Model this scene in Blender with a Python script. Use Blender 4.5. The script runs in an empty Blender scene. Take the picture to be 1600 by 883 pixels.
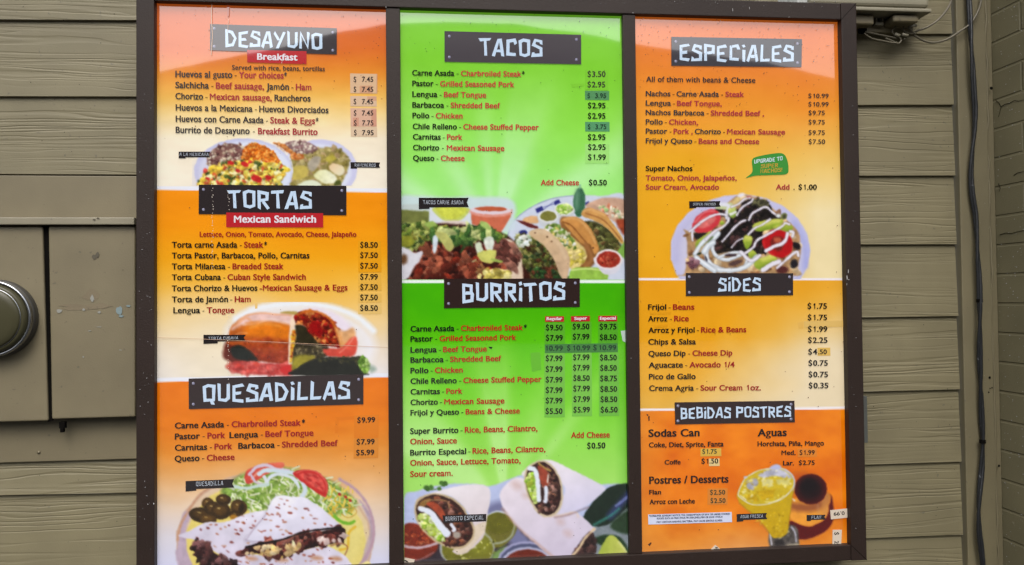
import bpy, bmesh, math, random
import numpy as np
from mathutils import Vector, Matrix

# ---------------------------------------------------------------- camera, sky, sun, exposure
S = bpy.context.scene; COL = S.collection
PW, PH, FPX, DIST, EYE = 1600.0, 883.0, 1256.0, 1.75, 1.55
YAW, PITCH, ROLL = (math.radians(a) for a in (5.97, 1.206, -.57))
fw = Vector((math.sin(YAW) * math.cos(PITCH), math.cos(YAW) * math.cos(PITCH), math.sin(PITCH)))
rt0 = Vector((math.cos(YAW), -math.sin(YAW), 0)); up0 = rt0.cross(fw)
rt = rt0 * math.cos(ROLL) + up0 * math.sin(ROLL); up = up0 * math.cos(ROLL) - rt0 * math.sin(ROLL)
EYEP = Vector((0, -DIST, EYE))
cam = bpy.data.cameras.new('camera'); cam.sensor_width = 36; cam.lens = 36 * FPX / PW; cam.clip_end = 2000; cam.clip_start = .02
co = bpy.data.objects.new('camera', cam); COL.objects.link(co)
co.matrix_world = Matrix(((rt.x, up.x, -fw.x, EYEP.x), (rt.y, up.y, -fw.y, EYEP.y), (rt.z, up.z, -fw.z, EYEP.z), (0, 0, 0, 1)))
S.camera = co
W = bpy.data.worlds.new('World'); S.world = W; W.use_nodes = True
wn, wl = W.node_tree.nodes, W.node_tree.links
SUN_EL, SUN_AZ = math.radians(52), math.radians(186)
sky = wn.new('ShaderNodeTexSky'); sky.sky_type = 'NISHITA'; sky.sun_disc = False; sky.sun_elevation = SUN_EL; sky.sun_rotation = SUN_AZ
sky.air_density = 1.0; sky.dust_density = 6.0; sky.ozone_density = 1.0
hs = wn.new('ShaderNodeHueSaturation'); hs.inputs['Saturation'].default_value = .35
wl.new(sky.outputs[0], hs.inputs['Color']); wl.new(hs.outputs[0], wn['Background'].inputs[0]); wn['Background'].inputs[1].default_value = .15
sl = bpy.data.lights.new('sun', 'SUN'); sl.energy = .6; sl.angle = math.radians(35); sl.color = (1, .96, .9)
so = bpy.data.objects.new('sun', sl); COL.objects.link(so)
so.rotation_euler = Vector((math.sin(SUN_AZ) * math.cos(SUN_EL), math.cos(SUN_AZ) * math.cos(SUN_EL), math.sin(SUN_EL))).to_track_quat('Z', 'Y').to_euler()
S.view_settings.view_transform = 'Standard'; S.view_settings.look = 'None'; S.view_settings.exposure = .75; S.view_settings.gamma = 1
S.view_settings.use_curve_mapping = False
S.render.filter_size = 1.15; S.cycles.max_bounces = 6; S.cycles.use_denoising = True

# ---------------------------------------------------------------- helpers
WALL = .095         # the clapboard wall; the posters lie in the plane y = 0, the frame stands in front of them
FRONT = -.018


def at(px, py, y=0.0):
    """point surveyed on the photograph, laid onto the upright plane at depth y"""
    d = fw + rt * ((px - PW / 2) / FPX) - up * ((py - PH / 2) / FPX)
    return EYEP + d * ((y - EYEP.y) / d.y)


def lin(c):
    c = np.clip(np.asarray(c, float) / 255, 0, 1)
    return np.where(c <= .04045, c / 12.92, ((c + .055) / 1.055) ** 2.4)


def link(o, parent=None):
    COL.objects.link(o)
    if parent: o.parent = parent
    return o


def thing(name, loc, label, cat, group=None):
    o = link(bpy.data.objects.new(name, None)); o.location = loc; o.empty_display_size = .05
    o['label'] = label; o['category'] = cat
    if group: o['group'] = group
    return o


def base_of(p):
    v = Vector((0, 0, 0))
    while p: v += p.location; p = p.parent
    return v


def mesh(name, verts, faces, mats, parent=None, idx=None, smooth=False):
    b = base_of(parent); me = bpy.data.meshes.new(name)
    me.from_pydata([Vector(v) - b for v in verts], [], faces)
    for m in (mats if isinstance(mats, (list, tuple)) else [mats]): me.materials.append(m)
    if idx: me.polygons.foreach_set('material_index', idx)
    if smooth: me.polygons.foreach_set('use_smooth', [True] * len(me.polygons))
    me.update()
    return link(bpy.data.objects.new(name, me), parent)


class MB:
    def __init__(s): s.v = []; s.f = []
    def add(s, v, f): k = len(s.v); s.v += [Vector(x) for x in v]; s.f += [[i + k for i in q] for q in f]; return s
    def box(s, a, b):
        x0, y0, z0 = a; x1, y1, z1 = b
        return s.add([(x0, y0, z0), (x1, y0, z0), (x1, y1, z0), (x0, y1, z0), (x0, y0, z1), (x1, y0, z1), (x1, y1, z1), (x0, y1, z1)],
                     [(0, 3, 2, 1), (4, 5, 6, 7), (0, 1, 5, 4), (1, 2, 6, 5), (2, 3, 7, 6), (3, 0, 4, 7)])
    def slab(s, pts, y0, y1):          # outline (photo points on plane y0) given thickness back to y1
        P = [at(x, y, y0) for x, y in pts]; n = len(P); B = [Vector((p.x, y1, p.z)) for p in P]
        return s.add(P + B, [list(range(n))[::-1], list(range(n, 2 * n))] + [(i, (i + 1) % n, n + (i + 1) % n, n + i) for i in range(n)])
    def tube(s, pts, r, n=8, r2=None):
        pts = [Vector(p) for p in pts]; k = len(s.v); m = len(pts); nrm = Vector((.3, .9, .2))
        for i, p in enumerate(pts):
            t = (pts[min(i + 1, m - 1)] - pts[max(i - 1, 0)]).normalized(); u = t.cross(nrm).normalized(); w = t.cross(u)
            rr = r + ((r2 if r2 is not None else r) - r) * i / max(1, m - 1)
            s.v += [p + (u * math.cos(a) + w * math.sin(a)) * rr for a in (j * 2 * math.pi / n for j in range(n))]
        for i in range(m - 1):
            for j in range(n): s.f.append([k + i * n + j, k + i * n + (j + 1) % n, k + (i + 1) * n + (j + 1) % n, k + (i + 1) * n + j])
        s.f += [[k + j for j in range(n)][::-1], [k + (m - 1) * n + j for j in range(n)]]
        return s
    def lathe(s, c, prof, n=48):       # about the -Y axis; prof = (radius, forward)
        k = len(s.v); m = len(prof)
        for r, f in prof: s.v += [Vector((c[0] + r * math.cos(a), c[1] - f, c[2] + r * math.sin(a))) for a in (j * 2 * math.pi / n for j in range(n))]
        for i in range(m - 1):
            for j in range(n): s.f.append([k + i * n + j, k + (i + 1) * n + j, k + (i + 1) * n + (j + 1) % n, k + i * n + (j + 1) % n])
        return s
    def build(s, name, m, parent=None, bevel=0, smooth=False, seg=2):
        o = mesh(name, s.v, s.f, m, parent, smooth=smooth)
        bm = bmesh.new(); bm.from_mesh(o.data); bmesh.ops.recalc_face_normals(bm, faces=bm.faces)
        if bevel: bmesh.ops.bevel(bm, geom=bm.edges[:], offset=bevel, segments=seg, affect='EDGES', profile=.6, clamp_overlap=True)
        bm.to_mesh(o.data); bm.free()
        return o


# ---------------------------------------------------------------- materials
def mat(name, col, rough=.6, spec=.5, metal=0.0):
    m = bpy.data.materials.new(name); m.use_nodes = True; b = m.node_tree.nodes['Principled BSDF']
    b.inputs['Base Color'].default_value = (*col, 1); b.inputs['Roughness'].default_value = rough
    b.inputs['Specular IOR Level'].default_value = spec; b.inputs['Metallic'].default_value = metal
    return m


def N(m, t, **k):
    n = m.node_tree.nodes.new(t)
    for a, v in k.items():
        if a in n.inputs: n.inputs[a].default_value = v
        else: setattr(n, a, v)
    return n


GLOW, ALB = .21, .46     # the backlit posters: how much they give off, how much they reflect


def gloss(m, b):
    """the clear glossy sheet that faces every print"""
    b.inputs['Roughness'].default_value = .035; b.inputs['IOR'].default_value = 1.52; b.inputs['Specular IOR Level'].default_value = 1.0
    b.inputs['Coat Weight'].default_value = 1.0; b.inputs['Coat Roughness'].default_value = .015
    L = m.node_tree.links
    g = N(m, 'ShaderNodeNewGeometry'); n = N(m, 'ShaderNodeTexNoise', Scale=5.0, Detail=2.0); L.new(g.outputs['Position'], n.inputs['Vector'])
    bp = N(m, 'ShaderNodeBump', Strength=.035, Distance=.004); L.new(n.outputs['Fac'], bp.inputs['Height']); L.new(bp.outputs[0], b.inputs['Normal']); L.new(bp.outputs[0], b.inputs['Coat Normal'])


PM = {}
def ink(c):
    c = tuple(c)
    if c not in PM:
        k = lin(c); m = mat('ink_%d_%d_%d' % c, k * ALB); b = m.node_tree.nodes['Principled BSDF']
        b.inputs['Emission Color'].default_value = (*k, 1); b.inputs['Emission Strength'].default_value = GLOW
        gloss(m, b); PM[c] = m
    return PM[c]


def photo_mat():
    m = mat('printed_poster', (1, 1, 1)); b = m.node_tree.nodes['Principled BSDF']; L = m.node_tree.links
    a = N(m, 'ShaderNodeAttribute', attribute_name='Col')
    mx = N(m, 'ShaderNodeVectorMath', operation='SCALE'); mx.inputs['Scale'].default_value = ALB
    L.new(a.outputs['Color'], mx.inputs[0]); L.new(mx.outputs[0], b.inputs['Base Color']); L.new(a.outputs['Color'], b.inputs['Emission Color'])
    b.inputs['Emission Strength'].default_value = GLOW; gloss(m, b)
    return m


def painted(name, col, grain=0.0, rough=.6, spots=.5, spotcol=(.05, .045, .035), fine=.15):
    """exterior paint: faint patchiness, dirt specks, optional embossed wood grain"""
    m = mat(name, col, rough); L = m.node_tree.links; b = m.node_tree.nodes['Principled BSDF']
    g = N(m, 'ShaderNodeNewGeometry')
    n1 = N(m, 'ShaderNodeTexNoise', Scale=7.0, Detail=6.0); L.new(g.outputs['Position'], n1.inputs['Vector'])
    r1 = N(m, 'ShaderNodeMapRange'); r1.inputs['From Min'].default_value = .3; r1.inputs['From Max'].default_value = .7; r1.inputs['To Min'].default_value = .86; r1.inputs['To Max'].default_value = 1.1
    L.new(n1.outputs['Fac'], r1.inputs['Value'])
    vm = N(m, 'ShaderNodeVectorMath', operation='SCALE'); vm.inputs[0].default_value = col; L.new(r1.outputs[0], vm.inputs['Scale'])
    n2 = N(m, 'ShaderNodeTexNoise', Scale=95.0, Detail=2.0); L.new(g.outputs['Position'], n2.inputs['Vector'])
    r2 = N(m, 'ShaderNodeMapRange'); r2.inputs['From Min'].default_value = .69; r2.inputs['From Max'].default_value = .76; r2.inputs['To Max'].default_value = spots; L.new(n2.outputs['Fac'], r2.inputs['Value'])
    mx = N(m, 'ShaderNodeMix', data_type='RGBA'); L.new(r2.outputs[0], mx.inputs[0]); L.new(vm.outputs[0], mx.inputs[6]); mx.inputs[7].default_value = (*spotcol, 1)
    L.new(mx.outputs[2], b.inputs['Base Color'])
    n3 = N(m, 'ShaderNodeTexNoise', Scale=320.0, Detail=3.0); L.new(g.outputs['Position'], n3.inputs['Vector'])
    bp = N(m, 'ShaderNodeBump', Strength=fine, Distance=.0012); L.new(n3.outputs['Fac'], bp.inputs['Height'])
    if grain:
        sp = N(m, 'ShaderNodeSeparateXYZ'); L.new(g.outputs['Position'], sp.inputs[0])
        q = N(m, 'ShaderNodeMath', operation='DIVIDE'); L.new(sp.outputs['Z'], q.inputs[0]); q.inputs[1].default_value = .165
        fl = N(m, 'ShaderNodeMath', operation='FLOOR'); L.new(q.outputs[0], fl.inputs[0])
        of = N(m, 'ShaderNodeMath', operation='MULTIPLY'); L.new(fl.outputs[0], of.inputs[0]); of.inputs[1].default_value = 3.71
        ad = N(m, 'ShaderNodeMath', operation='ADD'); L.new(sp.outputs['X'], ad.inputs[0]); L.new(of.outputs[0], ad.inputs[1])
        cb = N(m, 'ShaderNodeCombineXYZ'); L.new(ad.outputs[0], cb.inputs['X']); L.new(of.outputs[0], cb.inputs['Y']); L.new(sp.outputs['Z'], cb.inputs['Z'])
        mp = N(m, 'ShaderNodeMapping'); mp.inputs['Scale'].default_value = (.30, 1, 3.0); L.new(cb.outputs[0], mp.inputs['Vector'])
        nz = N(m, 'ShaderNodeTexNoise', Scale=2.6, Detail=4.0, Roughness=.55); L.new(mp.outputs[0], nz.inputs['Vector'])
        zz = N(m, 'ShaderNodeMath', operation='MULTIPLY_ADD'); L.new(sp.outputs['Z'], zz.inputs[0]); zz.inputs[1].default_value = 80.0
        nm = N(m, 'ShaderNodeMath', operation='MULTIPLY'); L.new(nz.outputs['Fac'], nm.inputs[0]); nm.inputs[1].default_value = 9.0; L.new(nm.outputs[0], zz.inputs[2])
        xs = N(m, 'ShaderNodeMath', operation='MULTIPLY'); L.new(ad.outputs[0], xs.inputs[0]); xs.inputs[1].default_value = 1.5
        cg = N(m, 'ShaderNodeCombineXYZ'); L.new(xs.outputs[0], cg.inputs['X']); L.new(of.outputs[0], cg.inputs['Y']); L.new(zz.outputs[0], cg.inputs['Z'])
        ng = N(m, 'ShaderNodeTexNoise', Scale=1.0, Detail=1.5, Roughness=.4); L.new(cg.outputs[0], ng.inputs['Vector'])
        sb = N(m, 'ShaderNodeMath', operation='SUBTRACT'); L.new(ng.outputs['Fac'], sb.inputs[0]); sb.inputs[1].default_value = .5
        ab = N(m, 'ShaderNodeMath', operation='ABSOLUTE'); L.new(sb.outputs[0], ab.inputs[0])
        pw = N(m, 'ShaderNodeMapRange'); pw.inputs['From Max'].default_value = .075; pw.inputs['To Min'].default_value = 1.0; pw.inputs['To Max'].default_value = 0.0; L.new(ab.outputs[0], pw.inputs['Value'])
        mp2 = N(m, 'ShaderNodeMapping'); mp2.inputs['Scale'].default_value = (.7, 1, 8); L.new(cb.outputs[0], mp2.inputs['Vector'])
        nk = N(m, 'ShaderNodeTexNoise', Scale=2.2, Detail=1.0); L.new(mp2.outputs[0], nk.inputs['Vector'])
        rk = N(m, 'ShaderNodeMapRange'); rk.inputs['From Min'].default_value = .34; rk.inputs['From Max'].default_value = .60; rk.inputs['To Min'].default_value = .12; L.new(nk.outputs['Fac'], rk.inputs['Value'])
        mu = N(m, 'ShaderNodeMath', operation='MULTIPLY'); L.new(pw.outputs[0], mu.inputs[0]); L.new(rk.outputs[0], mu.inputs[1])
        b2 = N(m, 'ShaderNodeBump', Strength=grain, Distance=.0018, invert=True); L.new(mu.outputs[0], b2.inputs['Height']); L.new(bp.outputs[0], b2.inputs['Normal']); bp = b2
    L.new(bp.outputs[0], b.inputs['Normal'])
    return m


TAN = (.143, .124, .069)
M_SIDE = painted('embossed_siding_paint', TAN, .55)
M_FLAT = painted('smooth_tan_paint', (.145, .122, .072), 0, .5)
M_TRIM = painted('trim_board_paint', (.128, .110, .062), 0, .6)
M_HOOD = painted('hood_paint', (.195, .175, .122), 0, .5)
M_NID = painted('junction_box_paint', (.19, .175, .125), 0, .5)
M_FRAME = painted('dark_bronze_aluminium', (.019, .0115, .009), 0, .5, .06, (.06, .057, .057), .25)
M_FRAME.node_tree.nodes['Principled BSDF'].inputs['Specular IOR Level'].default_value = .25
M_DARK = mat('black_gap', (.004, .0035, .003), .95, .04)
M_CABLE = painted('black_cable_jacket', (.012, .013, .015), 0, .32, .6, (.16, .17, .18), .5)
M_WIRE = painted('tan_painted_wire', (.105, .092, .062), 0, .55)
M_CHROME = mat('polished_steel_ring', (.36, .37, .39), .24, .5, 1.0)
M_COLLAR = painted('meter_collar_paint', (.035, .033, .028), 0, .4)
M_GLASS = mat('meter_glass', (.045, .042, .022), .28, .22)
M_DIAL = mat('meter_dial', (.10, .095, .045), .25, .6)
M_ASPH = painted('asphalt', (.022, .022, .023), 0, .9)
M_MOUND = painted('unseen_mound_dark', (.012, .016, .009), 0, .9)
M_SCUFF = mat('white_scuff', (.4, .4, .4), .7)
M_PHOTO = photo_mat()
# ---------------------------------------------------------------- printed artwork (flat prints, coordinates measured on the board)
def vnoise(X, Y, s, seed=0, oct=3):
    out = np.zeros_like(X); amp = 1.0; tot = 0.0
    for k in range(oct):
        u = X / s + seed * 17.13 + k * 5.7; v = Y / s + seed * 9.71 - k * 3.3
        i = np.floor(u); j = np.floor(v); fu = u - i; fv = v - j
        fu = fu * fu * (3 - 2 * fu); fv = fv * fv * (3 - 2 * fv)
        def h(a, b):
            t = np.sin(a * 127.1 + b * 311.7 + seed * 74.7 + k * 13.9) * 43758.5453
            return t - np.floor(t)
        n = (h(i, j) * (1 - fu) + h(i + 1, j) * fu) * (1 - fv) + (h(i, j + 1) * (1 - fu) + h(i + 1, j + 1) * fu) * fv
        out += n * amp; tot += amp; amp *= .5; s = s * .5
    return out / tot


def ramp(t, stops):
    ts = [s[0] for s in stops]
    return np.stack([np.interp(t, ts, [s[1][c] for s in stops]) for c in range(3)], -1)


def mixc(a, b, t):
    return a + (np.asarray(b, float) - a) * np.clip(t, 0, 1)[..., None]


def rays(X, Y, ox, oy, seed, lo, hi):
    a = np.degrees(np.arctan2(X - ox, oy - Y))
    r = np.zeros_like(X)
    R = random.Random(seed)
    for k in range(7):
        c = R.uniform(-60, 60); w = R.uniform(4, 9)
        r += np.exp(-((a - c) / w) ** 2) * R.uniform(.4, 1)
    return np.clip(r, 0, 1) * np.clip((Y - lo) / (hi - lo), 0, 1)


def bg_left(X, Y):
    n = vnoise(X, Y, 90, 1); n2 = vnoise(X, Y * 2.2, 34, 2)
    x = (X - 242) / 364
    s1 = ramp(Y + (n - .5) * 24, [(0, (206, 104, 48)), (75, (212, 112, 42)), (110, (224, 146, 58)), (150, (238, 190, 104)), (185, (245, 218, 160)), (225, (247, 235, 212)), (292, (246, 238, 222))])
    s2 = ramp(Y + (n - .5) * 40, [(292, (236, 148, 26)), (345, (234, 150, 22)), (400, (235, 166, 36)), (440, (236, 184, 80)), (490, (240, 206, 140)), (540, (240, 226, 208)), (592, (232, 230, 236))])
    s2 = mixc(s2, (240, 226, 196), np.exp(-((x - .25) / .3) ** 2) * np.clip((Y - 440) / 120, 0, .7))
    s3 = ramp(Y + (n - .5) * 34, [(595, (226, 124, 24)), (660, (222, 126, 26)), (700, (222, 144, 58)), (740, (226, 174, 116)), (790, (228, 204, 180)), (850, (220, 216, 226)), (890, (212, 214, 242))])  # lower stops carry the backlight's bluish tint in the print colour
    d1 = 291.5 + x * 4.0; d2 = 596 - x * 7.5
    c = np.where((Y < d1)[..., None], s1, np.where((Y < d2)[..., None], s2, s3))
    c = c + ((n2 - .5) * 16)[..., None] * np.clip(np.abs(np.sin(Y / 140)), .2, 1)[..., None]
    for d, h in ((d1 + 2.2, 3.2), (d2 - 2.0, 3.4)):
        c = mixc(c, (236, 238, 250), np.clip(h - np.abs(Y - d) + .3, 0, 1))
    return c


def bg_mid(X, Y):
    n = vnoise(X, Y, 80, 3)
    s1 = ramp(Y + (n - .5) * 40, [(0, (132, 204, 62)), (110, (132, 204, 62)), (190, (148, 220, 88)), (270, (160, 230, 122)), (340, (172, 236, 146)), (437, (172, 232, 150))])
    s1 = mixc(s1, (206, 246, 200), rays(X, Y, 770, 380, 5, 90, 330) * .7)
    s2 = ramp(Y + (n - .5) * 30, [(437, (72, 168, 10)), (480, (76, 172, 12)), (540, (96, 188, 26)), (620, (122, 204, 54)), (680, (144, 214, 84)), (760, (166, 220, 112)), (890, (160, 210, 110))])
    s2 = mixc(s2, (200, 240, 168), rays(X, Y, 790, 800, 11, 500, 690) * .65)
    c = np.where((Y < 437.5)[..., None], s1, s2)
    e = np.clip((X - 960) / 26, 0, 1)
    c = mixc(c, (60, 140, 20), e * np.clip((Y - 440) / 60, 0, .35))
    c = c + ((vnoise(X, Y, 24, 4) - .5) * 9)[..., None]
    return mixc(c, (238, 246, 244), np.clip(2.6 - np.abs(Y - 440.2) + .3, 0, 1))


def bg_right(X, Y):
    n = vnoise(X, Y, 95, 6); n2 = vnoise(X, Y * 1.4, 36, 7); x = (X - 995) / 328
    s1 = ramp(Y + (n - .5) * 50, [(20, (222, 118, 50)), (110, (226, 136, 54)), (190, (232, 160, 62)), (260, (230, 172, 52)), (340, (230, 172, 48)), (434, (228, 168, 44))])
    s1 = mixc(s1, (240, 226, 186), np.clip((x - .3) * 1.8, 0, 1) * np.clip((Y - 170) / 170, 0, .95))
    s2 = ramp(Y + (n - .5) * 40, [(437, (226, 160, 40)), (520, (228, 166, 44)), (600, (226, 172, 66)), (640, (224, 180, 90))])
    s2 = mixc(s2, (234, 220, 192), np.clip((x - .28) * 1.6 + (Y - 560) / 300 + (n - .5) * .5, 0, .95) * np.clip((Y - 420) / 130, .25, 1))
    s3 = ramp(Y + (n - .5) * 30, [(640, (226, 128, 22)), (740, (224, 122, 20)), (800, (222, 126, 28)), (870, (214, 140, 62))])
    s3 = s3 + ((n2 - .5) * np.array([[[34]], [[44]], [[30]]])).transpose(1, 2, 0)
    s3 = mixc(s3, (226, 176, 130), np.clip((Y - 815) / 60, 0, 1) * np.exp(-((x - .5) / .22) ** 2) * .7)
    s3 = mixc(s3, (222, 150, 70), np.clip(.18 - x, 0, .18) * 3)
    d1 = 436.3; d2 = 640.5 - x * 3
    c = np.where((Y < d1)[..., None], s1, np.where((Y < d2)[..., None], s2, s3))
    c = c + ((vnoise(X, Y, 30, 8) - .5) * 9)[..., None]
    for d in (d1, d2):
        c = mixc(c, (244, 238, 240), np.clip(2.0 - np.abs(Y - d) + .4, 0, 1))
    return c


def spline(pts, n=7, closed=True):
    P = np.array(pts, float); m = len(P); out = []
    for i in range(m if closed else m - 1):
        g = lambda k: P[k % m] if closed else P[min(max(k, 0), m - 1)]
        p0, p1, p2, p3 = g(i - 1), g(i), g(i + 1), g(i + 2)
        for t in np.arange(n) / n:
            out.append(.5 * (2 * p1 + (p2 - p0) * t + (2 * p0 - 5 * p1 + 4 * p2 - p3) * t * t + (3 * p1 - p0 - 3 * p2 + p3) * t ** 3))
    if not closed: out.append(P[-1])
    return np.array(out)


class Print:
    """a food photograph printed on the poster: colours on a fine grid"""
    def __init__(s, box, bg, z, step=1.1):
        x0, y0, x1, y1 = box
        s.nx = int((x1 - x0) / step) + 1; s.ny = int((y1 - y0) / step) + 1
        s.X, s.Y = np.meshgrid(np.linspace(x0, x1, s.nx), np.linspace(y0, y1, s.ny))
        s.rgb = bg(s.X, s.Y).astype(float); s.a = np.zeros_like(s.X); s.z = z; s.R = random.Random(int(x0 + y0))
        s.ox, s.oy, s.k = z; s.tx = 1.0; s.tw = .12; s.wt = np.zeros_like(s.X); s.st = (x1 - x0) / (s.nx - 1)

    def soften(s, k=.4):
        """finish of the food photo: crumbs and fibres in the food, a little lens softness, print contrast"""
        lum = s.rgb.mean(-1); sat = s.rgb.max(-1) - s.rgb.min(-1)
        wgt = s.a * s.wt * np.clip((sat - 22) / 60 + np.clip((120 - lum) / 120, 0, 1), .25, 1)
        t = (vnoise(s.X, s.Y, 2.6, 41, 2) - .5) * .36 * s.tx + (vnoise(s.X * .8 + s.Y * .5, s.Y, 6.5, 43, 2) - .5) * .34 * s.tx
        s.rgb = s.rgb * (1 + t * wgt)[..., None]
        g = np.clip((vnoise(s.X, s.Y, 3.2, 47, 1) - .80) / .15, 0, 1) * wgt * .22 * s.tx
        s.rgb = mixc(s.rgb, (244, 236, 226), g)
        for ax in (0, 1):
            a = np.concatenate([s.rgb.take([0], ax), s.rgb, s.rgb.take([-1], ax)], ax); n = s.rgb.shape[ax]
            s.rgb = s.rgb * (1 - k) + (a.take(range(n), ax) + a.take(range(2, n + 2), ax)) * k / 2
        return s

    def win(s, x0, y0, x1, y1, pad):
        i0 = max(0, int((x0 - pad - s.X[0, 0]) / s.st)); i1 = min(s.nx, int((x1 + pad - s.X[0, 0]) / s.st) + 2)
        j0 = max(0, int((y0 - pad - s.Y[0, 0]) / s.st)); j1 = min(s.ny, int((y1 + pad - s.Y[0, 0]) / s.st) + 2)
        return (slice(j0, j1), slice(i0, i1)) if i1 > i0 and j1 > j0 else None

    def put(s, w, m, col, keep=True):
        if callable(col): col = col(s.X[w], s.Y[w])
        s.rgb[w] = s.rgb[w] + (np.asarray(col, float) - s.rgb[w]) * m[..., None]
        if keep: s.a[w] = np.maximum(s.a[w], m)
        s.wt[w] = s.wt[w] + (s.tw - s.wt[w]) * m

    def tr(s, pts):
        P = np.array(pts, float); P[:, 0] = P[:, 0] / s.k + s.ox; P[:, 1] = P[:, 1] / s.k + s.oy
        return P

    def mask(s, P, soft):
        w = s.win(P[:, 0].min(), P[:, 1].min(), P[:, 0].max(), P[:, 1].max(), soft * 2)
        if w is None: return None, None
        X, Y = s.X[w], s.Y[w]; ins = np.zeros(X.shape, bool); d2 = np.full(X.shape, 1e9)
        for (ax, ay), (bx, by) in zip(P, np.roll(P, -1, 0)):
            if ay != by:
                ins ^= ((Y < ay) != (Y < by)) & (X < (bx - ax) * (Y - ay) / (by - ay) + ax)
            dx, dy = bx - ax, by - ay; L = dx * dx + dy * dy + 1e-9
            t = np.clip(((X - ax) * dx + (Y - ay) * dy) / L, 0, 1)
            d2 = np.minimum(d2, (X - ax - t * dx) ** 2 + (Y - ay - t * dy) ** 2)
        d = np.sqrt(d2); d = np.where(ins, -d, d) + (vnoise(X, Y, 5.0, 31, 2) - .5) * 1.5
        return w, np.clip(.5 - d / (2 * soft), 0, 1)

    def poly(s, pts, col, soft=.8, smooth=True, op=1.0, tex=0, ts=6, grad=None, keep=True):
        P = spline(s.tr(pts)) if smooth else s.tr(pts)
        w, m = s.mask(P, soft)
        if w is None: return
        c = np.broadcast_to(np.array(col, float), m.shape + (3,)).copy()
        if grad is not None:      # second colour towards a direction
            (gx, gy), c2 = grad
            t = s.X[w] * gx + s.Y[w] * gy; lo = (P @ np.array([gx, gy])).min(); hi = (P @ np.array([gx, gy])).max()
            c = mixc(c, c2, (t - lo) / (hi - lo + 1e-6))
        if tex: c = c * (1 + (vnoise(s.X[w], s.Y[w], ts, s.R.randint(0, 99)) - .5) * tex)[..., None]
        s.put(w, m * op, c, keep)

    def ell(s, cx, cy, rx, ry, rot, col, soft=.8, op=1.0, **k):
        a = np.linspace(0, 2 * np.pi, 22)[:-1]; c, q = math.cos(rot), math.sin(rot)
        s.poly([(cx + rx * math.cos(t) * c - ry * math.sin(t) * q, cy + rx * math.cos(t) * q + ry * math.sin(t) * c) for t in a], col, soft, False, op, **k)

    def stroke(s, pts, w_, col, soft=.7, op=1.0, w2=None, keep=True, smooth=True):
        P = spline(s.tr(pts), 6, False) if smooth else s.tr(pts)
        wa = w_ / s.k / 2; wb = (w2 if w2 is not None else w_) / s.k / 2
        w = s.win(P[:, 0].min(), P[:, 1].min(), P[:, 0].max(), P[:, 1].max(), max(wa, wb) + 2)
        if w is None: return
        X, Y = s.X[w], s.Y[w]; d = np.full(X.shape, 1e9); n = len(P) - 1
        for i in range(n):
            ax, ay = P[i]; bx, by = P[i + 1]; dx, dy = bx - ax, by - ay; L = dx * dx + dy * dy + 1e-9
            t = np.clip(((X - ax) * dx + (Y - ay) * dy) / L, 0, 1); ww = wa + (wb - wa) * (i + t) / n
            d = np.minimum(d, np.sqrt((X - ax - t * dx) ** 2 + (Y - ay - t * dy) ** 2) - ww)
        d = d + (vnoise(X, Y, 4.5, 37, 2) - .5) * min(1.6, wa * .9)
        s.put(w, np.clip(.5 - d / (2 * soft), 0, 1) * op, np.array(col, float) + 0 * X[..., None], keep)

    def bits(s, pts, n, size, cols, asp=(1, 1.8), ang=(0, 6.28), light=.25, soft=.75, op=.88, smooth=True, jag=.3):
        """many small morsels inside an outline"""
        P = spline(s.tr(pts)) if smooth else s.tr(pts); R = s.R; m = len(P)
        x0, y0 = P.min(0); x1, y1 = P.max(0); done = tries = 0; tw0 = s.tw; s.tw = 1.0
        while done < n and tries < n * 12:
            tries += 1
            x, y = R.uniform(x0, x1), R.uniform(y0, y1); ins = False
            for i in range(m):
                ax, ay = P[i]; bx, by = P[i - 1]
                if (ay > y) != (by > y) and x < (bx - ax) * (y - ay) / (by - ay) + ax: ins = not ins
            if not ins: continue
            done += 1
            r = R.uniform(*size) / s.k; a = R.uniform(*asp); th = R.uniform(*ang); col = np.array(R.choice(cols), float)
            w = s.win(x, y, x, y, r * a + 1.5)
            if w is None: continue
            X, Y = s.X[w] - x, s.Y[w] - y; u = (X * math.cos(th) + Y * math.sin(th)) / a; v = -X * math.sin(th) + Y * math.cos(th)
            f = R.uniform(0, 6); q = np.sqrt(u * u + v * v) * (1 + R.uniform(0, jag) * np.sin(R.choice((2, 3, 4)) * np.arctan2(v, u) + f))
            mk = np.clip(.5 - (q - r) / (2 * soft), 0, 1) * op
            c = col * (1 + light * .6 * np.clip((-Y - X * .4) / (r + .3), -1, 1) + R.uniform(-.12, .12))[..., None]
            s.put(w, mk, np.clip(c, 0, 255))
        s.tw = tw0


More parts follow.
